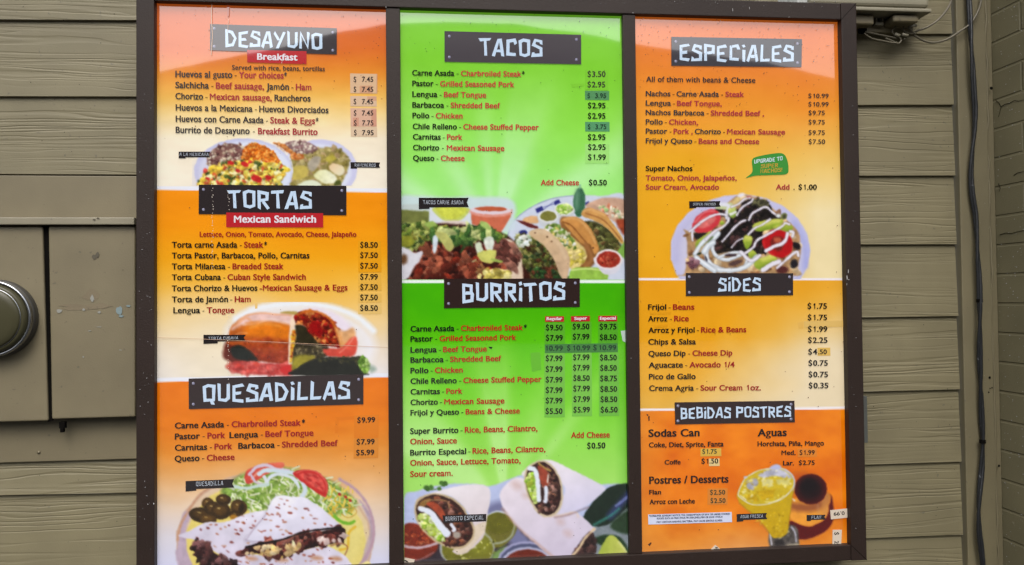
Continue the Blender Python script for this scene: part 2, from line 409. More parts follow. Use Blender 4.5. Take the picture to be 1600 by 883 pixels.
def art_breakfast():
    p = Print((300, 214, 560, 290), bg_left, (275, 205, 4.848))
    p.ell(1090, 290, 285, 228, 0, (206, 206, 236)); p.ell(1075, 300, 255, 205, 0, (222, 226, 244), 2.5)
    g = [(880, 190), (960, 150), (1080, 130), (1220, 130), (1300, 190), (1310, 260), (1260, 380), (1200, 420), (880, 420)]
    p.poly(g, (160, 146, 86), 2, tex=.4, ts=9); p.bits(g, 170, (8, 20), [(170, 156, 96), (150, 136, 70), (186, 172, 120), (134, 120, 62), (176, 150, 110)], light=.15)
    p.poly([(880, 280), (960, 260), (1000, 300), (980, 350), (900, 370), (880, 340)], (196, 178, 92), 1.5, tex=.2)
    p.poly([(740, 95), (800, 95), (900, 130), (970, 190), (950, 215), (890, 215), (850, 160)], (196, 120, 62), 1, tex=.3); p.bits([(740, 95), (800, 95), (900, 130), (970, 190), (890, 215), (850, 160)], 70, (5, 10), [(214, 134, 70), (182, 100, 48), (226, 160, 100)])
    b = [(830, 90), (900, 75), (1000, 85), (1070, 130), (1010, 165), (930, 165), (860, 130)]
    p.poly(b, (142, 110, 112), 1, tex=.3); p.bits(b, 60, (5, 12), [(160, 128, 128), (226, 214, 196), (120, 86, 84), (204, 190, 176)])
    p.poly([(1000, 240), (1050, 195), (1095, 200), (1080, 260), (1040, 300), (1010, 290)], (178, 168, 150), 1.5, tex=.3)
    p.poly([(1130, 210), (1180, 180), (1210, 210), (1160, 235)], (196, 182, 70), 2, op=.8)
    p.poly([(1055, 320), (1120, 290), (1210, 340), (1200, 390), (1120, 395), (1050, 350)], (232, 232, 178), 1.4, tex=.15, grad=((1, .3), (240, 240, 216)))
    p.poly([(1160, 265), (1200, 245), (1265, 270), (1270, 320), (1230, 335), (1175, 300)], (236, 204, 160), 1.2, grad=((1, 1), (232, 226, 196)))
    p.poly([(930, 400), (1010, 370), (1080, 385), (1090, 420), (930, 420)], (226, 232, 206), 1.2)
    p.poly([(1210, 380), (1240, 370), (1250, 400), (1200, 410)], (84, 92, 40), 1.2)
    p.ell(510, 305, 376, 252, 0, (198, 200, 232)); p.ell(525, 312, 352, 236, 0, (222, 228, 246), 3); p.ell(400, 350, 260, 200, 0, (206, 202, 226), 12, op=.7)
    p.stroke([(885, 310), (870, 220), (800, 130), (680, 75)], 5, (236, 240, 250))
    b = [(240, 250), (245, 180), (330, 110), (420, 95), (510, 120), (510, 200), (480, 240), (380, 240), (300, 280)]
    p.poly(b, (120, 84, 78), 1, tex=.4); p.bits(b, 170, (5, 12), [(214, 200, 172), (226, 216, 196), (120, 80, 76), (150, 116, 108), (190, 170, 146), (92, 56, 56)])
    r = [(500, 200), (520, 125), (580, 92), (660, 110), (740, 160), (775, 210), (770, 240), (620, 245), (520, 230)]
    p.poly(r, (214, 118, 36), 1, tex=.3); p.bits(r, 330, (5, 9), [(236, 146, 58), (222, 120, 36), (198, 92, 24), (244, 172, 92), (180, 80, 22)], light=.3)
    e = [(200, 420), (200, 350), (250, 280), (340, 250), (440, 225), (560, 230), (700, 235), (830, 265), (825, 320), (790, 380), (760, 420)]
    p.poly(e, (196, 160, 66), 1, tex=.4)
    p.bits(e, 420, (8, 19), [(236, 208, 92), (226, 190, 70), (244, 228, 140), (230, 196, 60), (214, 176, 64), (248, 236, 180), (170, 124, 50), (204, 66, 52), (216, 92, 56), (74, 92, 44), (226, 196, 88)], light=.28)
    for x, y, q in ((415, 240, 24), (470, 300, 20), (610, 360, 44), (520, 250, 30), (700, 350, 26), (240, 360, 16)): p.ell(x, y, q, q * .6, .4, (196, 44, 44), 1, tex=.4)
    for x, y, q in ((240, 320, 18), (440, 350, 14), (640, 250, 15), (800, 295, 15), (330, 330, 17), (560, 290, 12)): p.ell(x, y, q, q * .6, -.5, (66, 84, 36), 1)
    return p.soften()


def art_torta():
    p = Print((340, 472, 594, 594), bg_left, (330, 470, 5.926))
    p.ell(830, 380, 700, 355, .1, (240, 238, 244), 8, op=.9); p.ell(800, 420, 620, 350, .05, (236, 230, 226), 9, op=.9)
    p.stroke([(230, 170), (400, 80), (650, 35), (900, 30), (1150, 70), (1350, 150), (1500, 280)], 55, (240, 244, 252), 3.5)
    p.poly([(640, 110), (720, 95), (800, 105), (780, 135), (700, 125)], (184, 160, 90), 1.2)
    p.poly([(110, 520), (120, 420), (160, 380), (300, 420), (420, 500), (430, 570), (240, 600), (160, 560)], (104, 44, 34), 3, tex=.3)
    bread = [(150, 400), (160, 310), (200, 220), (320, 135), (450, 110), (600, 120), (780, 140), (770, 210), (735, 300), (722, 420), (720, 575), (560, 575), (440, 555), (380, 510), (290, 430)]
    p.poly(bread, (232, 140, 56), 1.6, tex=.3, ts=11, grad=((0, 1), (140, 46, 26)))
    p.poly([(190, 260), (300, 150), (450, 112), (600, 122), (775, 145), (740, 230), (640, 200), (480, 195), (330, 205), (240, 250)], (236, 200, 196), 3, op=.95, tex=.2, ts=10)
    p.stroke([(300, 220), (420, 215), (540, 170), (650, 200), (730, 200)], 16, (244, 220, 216), 2, .8); p.stroke([(220, 240), (320, 160), (380, 200)], 12, (240, 160, 100), 2, .7)
    p.poly([(330, 230), (480, 200), (640, 215), (730, 250), (715, 350), (560, 340), (400, 330), (310, 320)], (232, 128, 28), 5, op=.85, tex=.25); p.stroke([(300, 330), (420, 350), (560, 345), (715, 370)], 10, (190, 92, 36), 1.5, .6); p.stroke([(360, 250), (500, 215), (640, 235)], 14, (244, 166, 80), 2.5, .7); p.stroke([(215, 330), (260, 300), (330, 300)], 10, (240, 176, 120), 1.5, .6)
    p.bits([(320, 370), (700, 370), (700, 560), (480, 540), (380, 470)], 90, (8, 20), [(170, 66, 40), (150, 54, 34), (186, 84, 52), (134, 44, 28)], light=.15, soft=1.8, op=.35)
    p.poly([(180, 440), (260, 410), (340, 450), (420, 530), (400, 555), (250, 545), (190, 500)], (38, 42, 38), 2, tex=.4)
    ham = [(160, 600), (240, 560), (420, 575), (620, 580), (745, 590), (750, 690), (560, 690), (330, 680), (240, 670), (170, 640)]
    p.poly(ham, (190, 70, 66), 2, tex=.35, ts=12); p.bits(ham, 60, (10, 26), [(206, 92, 86), (176, 56, 52), (216, 112, 106), (196, 66, 50)], light=.15, soft=1.2, op=.6)
    p.poly([(640, 630), (740, 590), (752, 680), (660, 670)], (206, 48, 48), 1.5)
    p.poly([(745, 140), (785, 150), (782, 220), (750, 300), (742, 430), (738, 575), (715, 575), (716, 420), (725, 280)], (242, 216, 190), 1.2, tex=.1)
    yl = [(748, 290), (785, 280), (780, 420), (750, 560), (728, 560), (735, 430)]
    p.poly(yl, (212, 152, 40), 1.2); p.bits(yl, 30, (5, 11), [(240, 200, 90), (200, 110, 40), (160, 60, 30), (238, 180, 60)])
    p.poly([(850, 100), (960, 60), (1140, 110), (1280, 220), (1340, 330), (1240, 400), (1180, 380), (1100, 220)], (238, 226, 240), 3.5, tex=.06)
    p.poly([(785, 220), (900, 250), (1060, 380), (1080, 500), (930, 560), (770, 640), (760, 480), (785, 330)], (52, 46, 30), 1.5, tex=.5, ts=8)
    p.bits([(800, 400), (1040, 430), (1060, 510), (920, 560), (790, 500)], 80, (7, 16), [(96, 84, 60), (70, 60, 40), (120, 110, 80), (52, 46, 26)], light=.2)
    inn = [(775, 140), (850, 95), (960, 100), (1080, 160), (1150, 220), (1200, 330), (1215, 420), (1130, 425), (1020, 400), (930, 320), (870, 240), (790, 200)]
    p.poly(inn, (136, 44, 24), 1.5, tex=.5, ts=8); p.bits(inn, 140, (8, 20), [(170, 62, 30), (110, 22, 16), (200, 110, 50), (80, 20, 14), (150, 24, 22), (214, 140, 76)], light=.3)
    p.poly([(900, 220), (980, 200), (1030, 260), (1010, 340), (940, 290)], (150, 18, 20), 2, tex=.3)
    p.stroke([(800, 130), (880, 95), (1000, 110), (1110, 180), (1170, 300), (1205, 420)], 22, (206, 110, 40), 1.4, .9)
    p.poly([(1150, 250), (1230, 280), (1310, 250), (1335, 330), (1260, 410), (1200, 430), (1170, 330)], (222, 164, 106), 2.5, tex=.25, ts=8, op=.9)
    p.poly([(1040, 450), (1200, 430), (1290, 350), (1345, 340), (1352, 430), (1310, 515), (1150, 520), (1080, 510)], (222, 98, 78), 1.8, tex=.25, ts=12, grad=((0, 1), (206, 70, 56)))
    p.stroke([(1190, 480), (1260, 420), (1320, 340)], 10, (244, 160, 140), 1.5, .7)
    p.poly([(755, 660), (760, 530), (860, 500), (960, 520), (860, 590)], (146, 136, 44), 2.5, tex=.4)
    pk = [(750, 690), (800, 620), (920, 555), (1080, 520), (1250, 525), (1400, 515), (1450, 580), (1440, 660), (1400, 690)]
    p.poly(pk, (34, 36, 30), 1.4, tex=.4); p.bits([(930, 560), (1100, 525), (1390, 525), (1380, 590), (1100, 560)], 50, (6, 13), [(74, 70, 40), (52, 56, 34), (90, 84, 56)], op=.7)
    lt = [(1360, 560), (1410, 520), (1460, 570), (1465, 640), (1420, 675), (1375, 620)]
    p.poly(lt, (112, 152, 56), 1.5, tex=.4); p.bits(lt, 40, (6, 14), [(150, 186, 90), (90, 130, 40), (180, 206, 130)])
    p.poly([(1465, 600), (1510, 610), (1530, 640), (1480, 665)], (128, 156, 140), 3, op=.7)
    p.stroke([(130, 372), (400, 380), (800, 400), (1190, 440)], 6, (220, 190, 190), .7, .6)
    return p.soften()


def art_quesadilla():
    p = Print((268, 718, 590, 886), bg_left, (265, 715, 5.0)); R = p.R
    p.ell(820, 660, 776, 570, 0, (206, 172, 150), 1.2); p.ell(820, 660, 755, 548, 0, (222, 196, 168), 1.2)
    p.poly([(60, 700), (80, 560), (110, 430), (170, 440), (130, 560), (150, 760), (190, 860), (80, 860), (45, 740)], (188, 168, 186), 2, tex=.15)
    p.poly([(1480, 330), (1570, 440), (1595, 600), (1570, 740), (1500, 860), (1420, 860), (1540, 660), (1560, 520)], (180, 158, 176), 2, tex=.15)
    p.ell(830, 650, 705, 510, 0, (228, 208, 116), 1.6, tex=.06)
    p.ell(1300, 640, 230, 300, .2, (226, 214, 140), 12, op=.6)
    p.stroke([(62, 640), (90, 520), (140, 430), (230, 300), (330, 225)], 16, (196, 150, 120), 1.5); p.stroke([(1330, 170), (1450, 250), (1540, 360), (1590, 500), (1590, 640), (1530, 780), (1450, 880)], 20, (184, 152, 166), 1.5)
    let = [(400, 260), (500, 170), (620, 110), (800, 80), (980, 90), (1240, 170), (1400, 280), (1460, 380), (1300, 450), (1000, 400), (720, 430), (600, 400), (480, 330)]
    p.poly(let, (126, 156, 70), 3, tex=.6)
    G = [(206, 222, 150), (160, 194, 90), (230, 238, 200), (104, 146, 50), (186, 210, 120), (238, 242, 220), (212, 218, 130), (226, 234, 196)]
    P0 = np.array(let)
    for k in range(330):
        while True:
            x, y = R.uniform(400, 1460), R.uniform(80, 440)
            ins = False
            for i in range(len(let)):
                ax, ay = let[i]; bx, by = let[i - 1]
                if (ay > y) != (by > y) and x < (bx - ax) * (y - ay) / (by - ay) + ax: ins = not ins
            if ins: break
        a = R.uniform(-.6, 2.2); l = R.uniform(25, 75)
        p.stroke([(x, y), (x + l * .5 * math.cos(a) + R.uniform(-9, 9), y + l * .5 * math.sin(a)), (x + l * math.cos(a), y + l * math.sin(a))], R.uniform(7, 16), np.array(R.choice(G)) * R.uniform(.82, 1.05), .6)
    for k in range(40):
        x, y = R.uniform(1230, 1440), R.uniform(210, 440); p.stroke([(x, y), (x + R.uniform(-40, 40), y + R.uniform(10, 50))], 9, R.choice([(226, 196, 70), (234, 206, 100), (210, 170, 50)]), .6)
    p.poly([(585, 150), (620, 90), (740, 50), (880, 38), (882, 80), (780, 120), (680, 180), (610, 206)], (206, 74, 64), 1, tex=.25, grad=((1, -.4), (222, 112, 88)))
    p.stroke([(640, 170), (700, 110), (800, 85)], 16, (236, 180, 160), 1, .7)
    p.stroke([(625, 130), (680, 75), (760, 60), (830, 90), (930, 100)], 24, (212, 196, 214), .9); p.stroke([(630, 120), (670, 190), (740, 215)], 20, (206, 190, 210), .9)
    p.stroke([(700, 130), (760, 100), (880, 110), (980, 130), (1040, 200), (1060, 260), (1030, 310)], 32, (206, 220, 232), .9); p.stroke([(760, 200), (790, 150), (860, 130), (960, 160), (1010, 230)], 24, (214, 224, 234), .9)
    p.stroke([(740, 150), (760, 190)], 26, (216, 222, 232)); p.stroke([(505, 225), (600, 240), (700, 220), (770, 210)], 24, (196, 216, 210), .9)
    t = [(960, 125), (1040, 95), (1140, 105), (1220, 170), (1238, 240), (1218, 308), (1150, 275), (1060, 210)]
    p.poly(t, (196, 46, 42), 1, tex=.12); p.poly([(1010, 135), (1080, 118), (1160, 140), (1210, 210), (1205, 265), (1140, 240), (1070, 190)], (216, 84, 74), 1.4, tex=.4, ts=4)
    for q in ((1070, 130, 30), (1140, 150, 26), (1090, 170, 26), (1160, 205, 28), (1190, 240, 18)): p.ell(q[0], q[1], q[2], 9, .6, (176, 36, 36), 1, op=.8)
    p.stroke([(990, 120), (1060, 100), (1150, 115), (1220, 190), (1228, 270)], 9, (226, 110, 96), .9, .8)
    for x, y in ((1328, 288), (1375, 308), (1412, 338)): p.ell(x, y, 14, 10, .6, (172, 40, 34))
    for x, y, a, b, r in ((300, 360, 50, 46, .3), (420, 330, 60, 44, .1), (250, 450, 100, 60, .2), (340, 400, 70, 60, .3), (400, 420, 80, 66, 0), (540, 390, 66, 62, .5), (520, 450, 60, 34, .2), (300, 480, 70, 40, .1)):
        d = R.uniform(.8, 1.2); p.ell(x, y, a, b, r, (64 * d, 46 * d, 22 * d), 1, tex=.4, ts=7); p.ell(x - 6, y - 8, a * .62, b * .55, r, (92 * d, 66 * d, 30 * d), 2.5, tex=.3); p.ell(x - a * .2, y - b * .35, a * .16, b * .09, r, (190, 166, 110), .9)
    p.ell(500, 465, 30, 22, 0, (170, 120, 40), 1.5); p.ell(560, 395, 22, 38, .2, (48, 36, 18), 1.5)
    p.stroke([(1290, 460), (1340, 500), (1400, 515), (1440, 500)], 26, (120, 180, 50), 1); p.stroke([(1260, 440), (1320, 400), (1430, 390), (1460, 430), (1400, 470), (1340, 440)], 7, (196, 160, 70), .7)
    p.stroke([(1450, 540), (1400, 590), (1390, 700), (1330, 720)], 20, (224, 184, 60), 1)
    tl = [(70, 612), (160, 570), (290, 505), (430, 505), (600, 440), (780, 415), (900, 500), (800, 640), (700, 700), (540, 740), (700, 760), (860, 790), (980, 745), (1200, 690), (1330, 740), (1395, 800), (1350, 860), (560, 860), (430, 780), (330, 720), (290, 665), (180, 640)]
    p.poly(tl, (228, 224, 240), 1, tex=.16, ts=20, grad=((-.2, 1), (208, 200, 220)))
    rt = [(600, 640), (640, 580), (740, 470), (780, 370), (840, 300), (960, 305), (1060, 315), (1180, 390), (1260, 460), (1345, 540), (1290, 560), (1150, 580), (1000, 595), (880, 640), (760, 650)]
    p.poly([(x - 8, y + 14) for x, y in rt], (150, 140, 160), 4, op=.6); p.poly(rt, (236, 234, 248), 1, tex=.13, ts=20, grad=((.2, 1), (218, 214, 234)))
    p.stroke([(600, 640), (680, 530), (760, 440)], 8, (176, 160, 180), 1.2, .8)
    for k in range(170):
        x, y = R.uniform(200, 1330), R.uniform(320, 840)
        base = tl if (y > 640 or x < 700) else rt; ins = False
        for i in range(len(base)):
            ax, ay = base[i]; bx, by = base[i - 1]
            if (ay > y) != (by > y) and x < (bx - ax) * (y - ay) / (by - ay) + ax: ins = not ins
        if ins: p.ell(x, y, R.uniform(7, 20), R.uniform(4, 9), R.uniform(-.2, .7), R.choice([(150, 72, 56), (120, 52, 46), (176, 112, 84), (190, 140, 110)]), .9, op=R.uniform(.55, .95))
    for x, y in ((1150, 785), (1300, 790), (640, 790), (880, 800)): p.ell(x, y, 46, 16, .1, (184, 120, 70), 3, op=.7)
    fl = [(590, 720), (700, 665), (880, 645), (1060, 590), (1150, 585), (1345, 548), (1375, 590), (1360, 640), (1280, 670), (1180, 690), (1000, 735), (900, 760), (800, 770), (700, 750), (560, 750)]
    p.poly(fl, (34, 14, 13), 1.2, tex=.5)
    p.bits(fl, 90, (12, 32), [(84, 36, 32), (58, 22, 20), (118, 62, 52), (40, 15, 14), (146, 92, 80)], light=.6)
    p.bits([(560, 745), (640, 710), (780, 690), (1000, 680), (1000, 740), (860, 760), (700, 760)], 26, (12, 26), [(226, 196, 140), (214, 180, 116), (236, 214, 170)], light=.2)
    p.bits([(1140, 640), (1360, 610), (1390, 640), (1200, 690)], 9, (12, 26), [(214, 196, 190), (200, 180, 176), (96, 46, 40)], light=.2)
    p.stroke([(600, 700), (680, 680), (880, 640), (1060, 580), (1340, 545)], 14, (22, 12, 12), 1.2)
    ml = [(185, 690), (250, 650), (300, 690), (360, 750), (520, 830), (540, 860), (260, 860), (245, 780), (200, 740)]
    p.poly(ml, (46, 26, 28), 1.2, tex=.5); p.bits(ml, 45, (12, 30), [(84, 50, 48), (52, 26, 26), (120, 80, 80), (30, 14, 16)], light=.35)
    p.stroke([(1260, 690), (1340, 670), (1390, 700), (1370, 760)], 9, (150, 96, 70), .9)
    p.poly([(1490, 840), (1540, 810), (1570, 830), (1560, 860), (1480, 860)], (236, 222, 150), 1)
    return p.soften()


def art_tacos():
    p = Print((627.2, 288, 979.3, 436.8), bg_mid, (625, 285, 4.4444)); R = p.R
    rightplate = [(740, 700), (745, 380), (790, 270), (900, 180), (1050, 115), (1200, 92), (1400, 95), (1580, 125), (1580, 700)]
    p.poly(rightplate, (206, 214, 232), 1.2, tex=.05); p.stroke([(745, 380), (790, 270), (900, 180), (1050, 115), (1200, 92)], 6, (150, 160, 190))
    for q in ([(940, 185), (985, 165), (998, 192), (952, 212)], [(1065, 135), (1105, 118), (1118, 142), (1078, 160)], [(1285, 140), (1310, 132), (1312, 155), (1288, 160)]): p.poly(q, (54, 56, 130), .9, False)
    p.stroke([(990, 175), (1070, 150)], 4, (80, 84, 150)); p.stroke([(995, 190), (1060, 140)], 4, (80, 84, 150)); p.ell(855, 350, 30, 20, -.2, (52, 56, 122))
    p.poly([(850, 260), (900, 235), (955, 240), (960, 280), (880, 285)], (222, 176, 128), 1.2, tex=.2)
    p.poly([(805, 262), (850, 268), (930, 295), (960, 312), (940, 322), (870, 300)], (104, 44, 44), .9)
    p.ell(1245, 140, 42, 104, .05, (62, 108, 80), 1, tex=.15); p.ell(1228, 120, 13, 70, .05, (120, 164, 136), 4, op=.8); p.stroke([(1248, 45), (1252, 5)], 9, (130, 180, 150), .8)
    for cx, cy, rx, col in ((1140, 185, 62, (160, 196, 90)), (1030, 235, 62, (128, 126, 62))):
        p.poly([(cx - rx - 4, cy - 5), (cx + rx + 4, cy - 5), (cx + rx - 8, cy + 60), (cx, cy + 78), (cx - rx + 8, cy + 60)], (204, 208, 214), 1, tex=.06); p.ell(cx, cy, rx + 5, 44, 0, (230, 232, 232)); p.ell(cx, cy, rx - 6, 35, 0, col, 1, tex=.25)
    p.bits([(1085, 185), (1140, 155), (1195, 185), (1140, 215)], 30, (5, 12), [(190, 216, 120), (140, 180, 70), (210, 226, 150)])
    # tacos at the back right
    p.poly([(1290, 160), (1400, 110), (1530, 110), (1590, 160), (1590, 320), (1500, 280), (1360, 200)], (206, 168, 144), 1.5, tex=.3, ts=9)
    p.bits([(1370, 170), (1520, 190), (1560, 260), (1460, 240)], 50, (6, 14), [(232, 226, 206), (150, 176, 120), (214, 190, 160), (196, 120, 90)])
    p.poly([(1500, 260), (1590, 270), (1590, 370), (1540, 350)], (160, 74, 48), 2, tex=.4)
    p.poly([(1200, 330), (1300, 270), (1420, 300), (1530, 420), (1540, 520), (1350, 520), (1240, 420)], (70, 70, 40), 2, tex=.6); p.bits([(1220, 330), (1320, 280), (1480, 380), (1530, 500), (1360, 520)], 130, (7, 18), [(84, 84, 44), (104, 110, 60), (60, 56, 30), (130, 130, 80), (110, 80, 50)], light=.3)
    p.poly([(1258, 215), (1290, 180), (1350, 185), (1430, 225), (1490, 300), (1540, 380), (1555, 420), (1530, 420), (1450, 330), (1360, 270), (1280, 240)], (206, 152, 90), 1, tex=.25, ts=9, grad=((0, 1), (214, 170, 96)))
    p.stroke([(1290, 215), (1400, 255), (1480, 330), (1540, 410)], 7, (150, 96, 54), 1); p.stroke([(1270, 200), (1330, 190), (1420, 230)], 9, (226, 180, 120), 1.4, .8)
    # middle taco
    p.poly([(1110, 270), (1200, 250), (1300, 300), (1370, 420), (1370, 520), (1310, 600), (1200, 600)], (140, 96, 54), 2, tex=.4)
    p.poly([(1000, 320), (1060, 290), (1130, 330), (1240, 420), (1290, 470), (1290, 530), (1240, 590), (1180, 600), (1150, 480), (1060, 380)], (216, 196, 130), 1.5, tex=.3)
    p.bits([(1010, 320), (1090, 300), (1200, 400), (1230, 480), (1150, 440)], 90, (6, 15), [(226, 226, 220), (110, 140, 60), (84, 110, 46), (200, 200, 170), (214, 196, 110)], light=.2)
    p.bits([(1180, 480), (1280, 480), (1280, 540), (1200, 590)], 30, (8, 18), [(206, 190, 80), (226, 206, 140), (186, 170, 70)], light=.2)
    p.poly([(1115, 270), (1150, 245), (1230, 240), (1310, 300), (1360, 390), (1378, 470), (1350, 500), (1320, 430), (1270, 430), (1200, 360), (1140, 290)], (200, 142, 78), 1, tex=.25, ts=9)
    p.stroke([(1130, 275), (1190, 300), (1260, 380), (1310, 440), (1330, 490)], 10, (140, 88, 46), 1); p.stroke([(1140, 258), (1230, 255), (1310, 330), (1355, 420)], 14, (222, 172, 110), 1.6, .8); p.stroke([(1290, 430), (1330, 520), (1300, 580)], 26, (160, 110, 66), 2)
    p.ell(1342, 455, 6, 6, 0, (70, 40, 30))
    # front taco of the right plate
    f = [(790, 420), (840, 370), (910, 370), (1000, 440), (1060, 520), (1110, 620), (1150, 700), (840, 700), (850, 560)]
    p.poly(f, (62, 62, 34), 1.5, tex=.6); p.bits(f, 330, (6, 17), [(78, 82, 36), (100, 108, 50), (56, 50, 28), (130, 126, 70), (70, 40, 26), (44, 62, 34), (140, 140, 90)], light=.35)
    p.bits([(820, 390), (890, 360), (900, 430), (830, 440)], 30, (7, 15), [(214, 224, 226), (170, 190, 160), (230, 232, 220)])
    p.bits([(900, 600), (1140, 620), (1150, 690), (900, 690)], 60, (7, 18), [(40, 66, 36), (58, 90, 44), (30, 46, 26), (96, 50, 36)])
    p.poly([(895, 350), (940, 325), (1010, 330), (1090, 390), (1150, 460), (1180, 540), (1172, 620), (1150, 690), (1110, 640), (1070, 540), (1000, 440), (930, 390)], (210, 180, 142), 1.2, tex=.2, ts=8, grad=((.5, 1), (200, 170, 140)))
    p.stroke([(930, 345), (1010, 350), (1100, 430), (1150, 520)], 24, (226, 200, 166), 3, .7); p.ell(1022, 378, 7, 6, 0, (84, 60, 40)); p.ell(938, 350, 5, 4, 0, (110, 80, 60)); p.ell(1052, 410, 5, 4, 0, (110, 80, 60))
    p.poly([(1190, 605), (1300, 590), (1430, 610), (1420, 700), (1200, 700)], (150, 190, 80), 1.2, tex=.25); p.stroke([(1195, 610), (1300, 600), (1425, 614)], 11, (206, 226, 140), 1)
    p.poly([(1510, 480), (1580, 400), (1580, 530), (1530, 510)], (130, 176, 80), 1.5)
    p.poly([(1352, 520), (1545, 520), (1510, 620), (1440, 640), (1390, 610)], (216, 214, 226), 1, tex=.1); p.ell(1448, 535, 97, 70, 0, (236, 226, 228)); p.ell(1448, 536, 82, 58, 0, (158, 52, 40), 1, tex=.25); p.bits([(1380, 535), (1448, 490), (1515, 535), (1448, 580)], 30, (4, 9), [(176, 74, 54), (140, 40, 32), (190, 96, 70)])
    # left plate
    p.poly([(0, 110), (120, 95), (300, 105), (480, 100), (700, 105), (790, 140), (800, 230), (720, 350), (0, 350)], (206, 222, 232), 3, op=.9)
    p.poly([(0, 170), (205, 185), (200, 300), (0, 300)], (122, 128, 70), 1.5, False, tex=.35, ts=10); p.poly([(0, 155), (130, 150), (205, 175), (205, 200), (0, 190)], (196, 208, 206), 1.5, False)
    p.poly([(205, 175), (490, 178), (480, 300), (240, 300), (205, 260)], (216, 222, 232), 1.2, False)
    p.poly([(235, 175), (475, 178), (450, 240), (400, 270), (330, 272), (270, 240)], (196, 206, 110), 1.2, tex=.2); p.poly([(255, 175), (455, 178), (430, 230), (380, 255), (320, 250), (280, 225)], (206, 212, 84), 1.6, tex=.25, ts=5)
    p.poly([(490, 190), (780, 190), (770, 240), (700, 350), (640, 340), (500, 290)], (206, 112, 84), 1.2, False, tex=.12); p.ell(632, 195, 145, 30, .02, (226, 210, 220)); p.ell(630, 184, 112, 17, .02, (190, 96, 64)); p.stroke([(487, 205), (560, 228), (680, 232), (778, 212)], 16, (232, 170, 160), 1.6, .8)
    p.poly([(280, 280), (380, 265), (480, 285), (480, 330), (280, 330)], (222, 206, 196), 1.5)
    meat = [(0, 400), (120, 300), (400, 290), (640, 330), (760, 380), (820, 460), (845, 560), (840, 700), (0, 700)]
    p.poly(meat, (56, 26, 20), 2, tex=.6, ts=10)
    p.bits([(90, 480), (300, 420), (560, 460), (720, 560), (720, 680), (90, 680)], 150, (14, 40), [(112, 50, 36), (84, 34, 26), (140, 72, 54), (62, 26, 22), (124, 44, 30), (44, 20, 18), (150, 84, 62)], light=.4, soft=.9)
    ring = [(640, 440), (690, 395), (770, 400), (830, 470), (848, 560), (846, 700), (740, 700), (700, 620), (790, 590), (760, 520)]
    p.poly(ring, (222, 200, 178), 1.4, tex=.12)
    p.poly([(640, 440), (680, 400), (740, 410), (800, 440), (832, 520), (800, 590), (740, 570), (680, 500)], (110, 68, 58), 2, tex=.4); p.bits([(640, 430), (730, 405), (820, 480), (800, 580), (720, 560)], 50, (10, 26), [(126, 78, 66), (92, 52, 46), (144, 98, 84)], asp=(1.5, 3), ang=(.3, 1.2), light=.35)
    gr = [(0, 330), (80, 290), (200, 280), (300, 310), (460, 320), (560, 310), (680, 350), (745, 375), (640, 400), (540, 400), (420, 420), (330, 400), (200, 400), (110, 460), (0, 460)]
    p.poly(gr, (88, 104, 44), 2, tex=.6, ts=9)
    p.bits(gr, 300, (8, 20), [(116, 136, 56), (84, 110, 44), (150, 160, 84), (60, 80, 34), (170, 176, 100), (50, 66, 34), (126, 120, 50)], light=.3)
    p.bits([(230, 360), (560, 330), (660, 380), (420, 430), (330, 410)], 60, (12, 26), [(60, 96, 44), (44, 74, 38), (90, 120, 60), (190, 196, 130)], asp=(1.5, 3.5), light=.2)
    p.poly([(10, 380), (70, 370), (100, 420), (60, 450), (10, 440)], (140, 142, 50), 2, tex=.4)
    for q, c in (([(560, 270), (610, 285), (630, 330), (570, 310)], (170, 196, 110)), ([(170, 285), (230, 270), (250, 300), (190, 310)], (150, 176, 90)), ([(230, 380), (265, 375), (250, 480), (230, 480)], (214, 226, 236)), ([(245, 350), (320, 355), (375, 440), (340, 480), (290, 420)], (186, 186, 110)), ([(585, 390), (650, 385), (640, 480), (600, 470)], (222, 228, 216)), ([(520, 430), (560, 420), (580, 500), (540, 500)], (206, 216, 190)), ([(540, 490), (620, 470), (670, 480), (640, 560), (560, 545)], (206, 206, 110)), ([(490, 560), (530, 530), (520, 580)], (196, 200, 150)), ([(640, 530), (710, 545), (700, 560), (640, 545)], (160, 180, 90))):
        p.poly(q, c, 1.2, tex=.2, ts=6)
    p.bits([(480, 560), (560, 560), (570, 640), (500, 640)], 18, (12, 26), [(150, 106, 66), (120, 80, 50), (110, 50, 36)], light=.35)
    p.bits([(560, 620), (740, 620), (740, 680), (560, 680)], 30, (12, 24), [(190, 176, 90), (166, 150, 70), (206, 196, 130)], light=.25)
    p.poly([(0, 470), (50, 460), (100, 490), (155, 480), (140, 540), (90, 600), (60, 660), (0, 680)], (216, 214, 222), 1.4, tex=.1); p.ell(25, 535, 26, 36, .2, (110, 76, 50), 3)
    return p.soften()


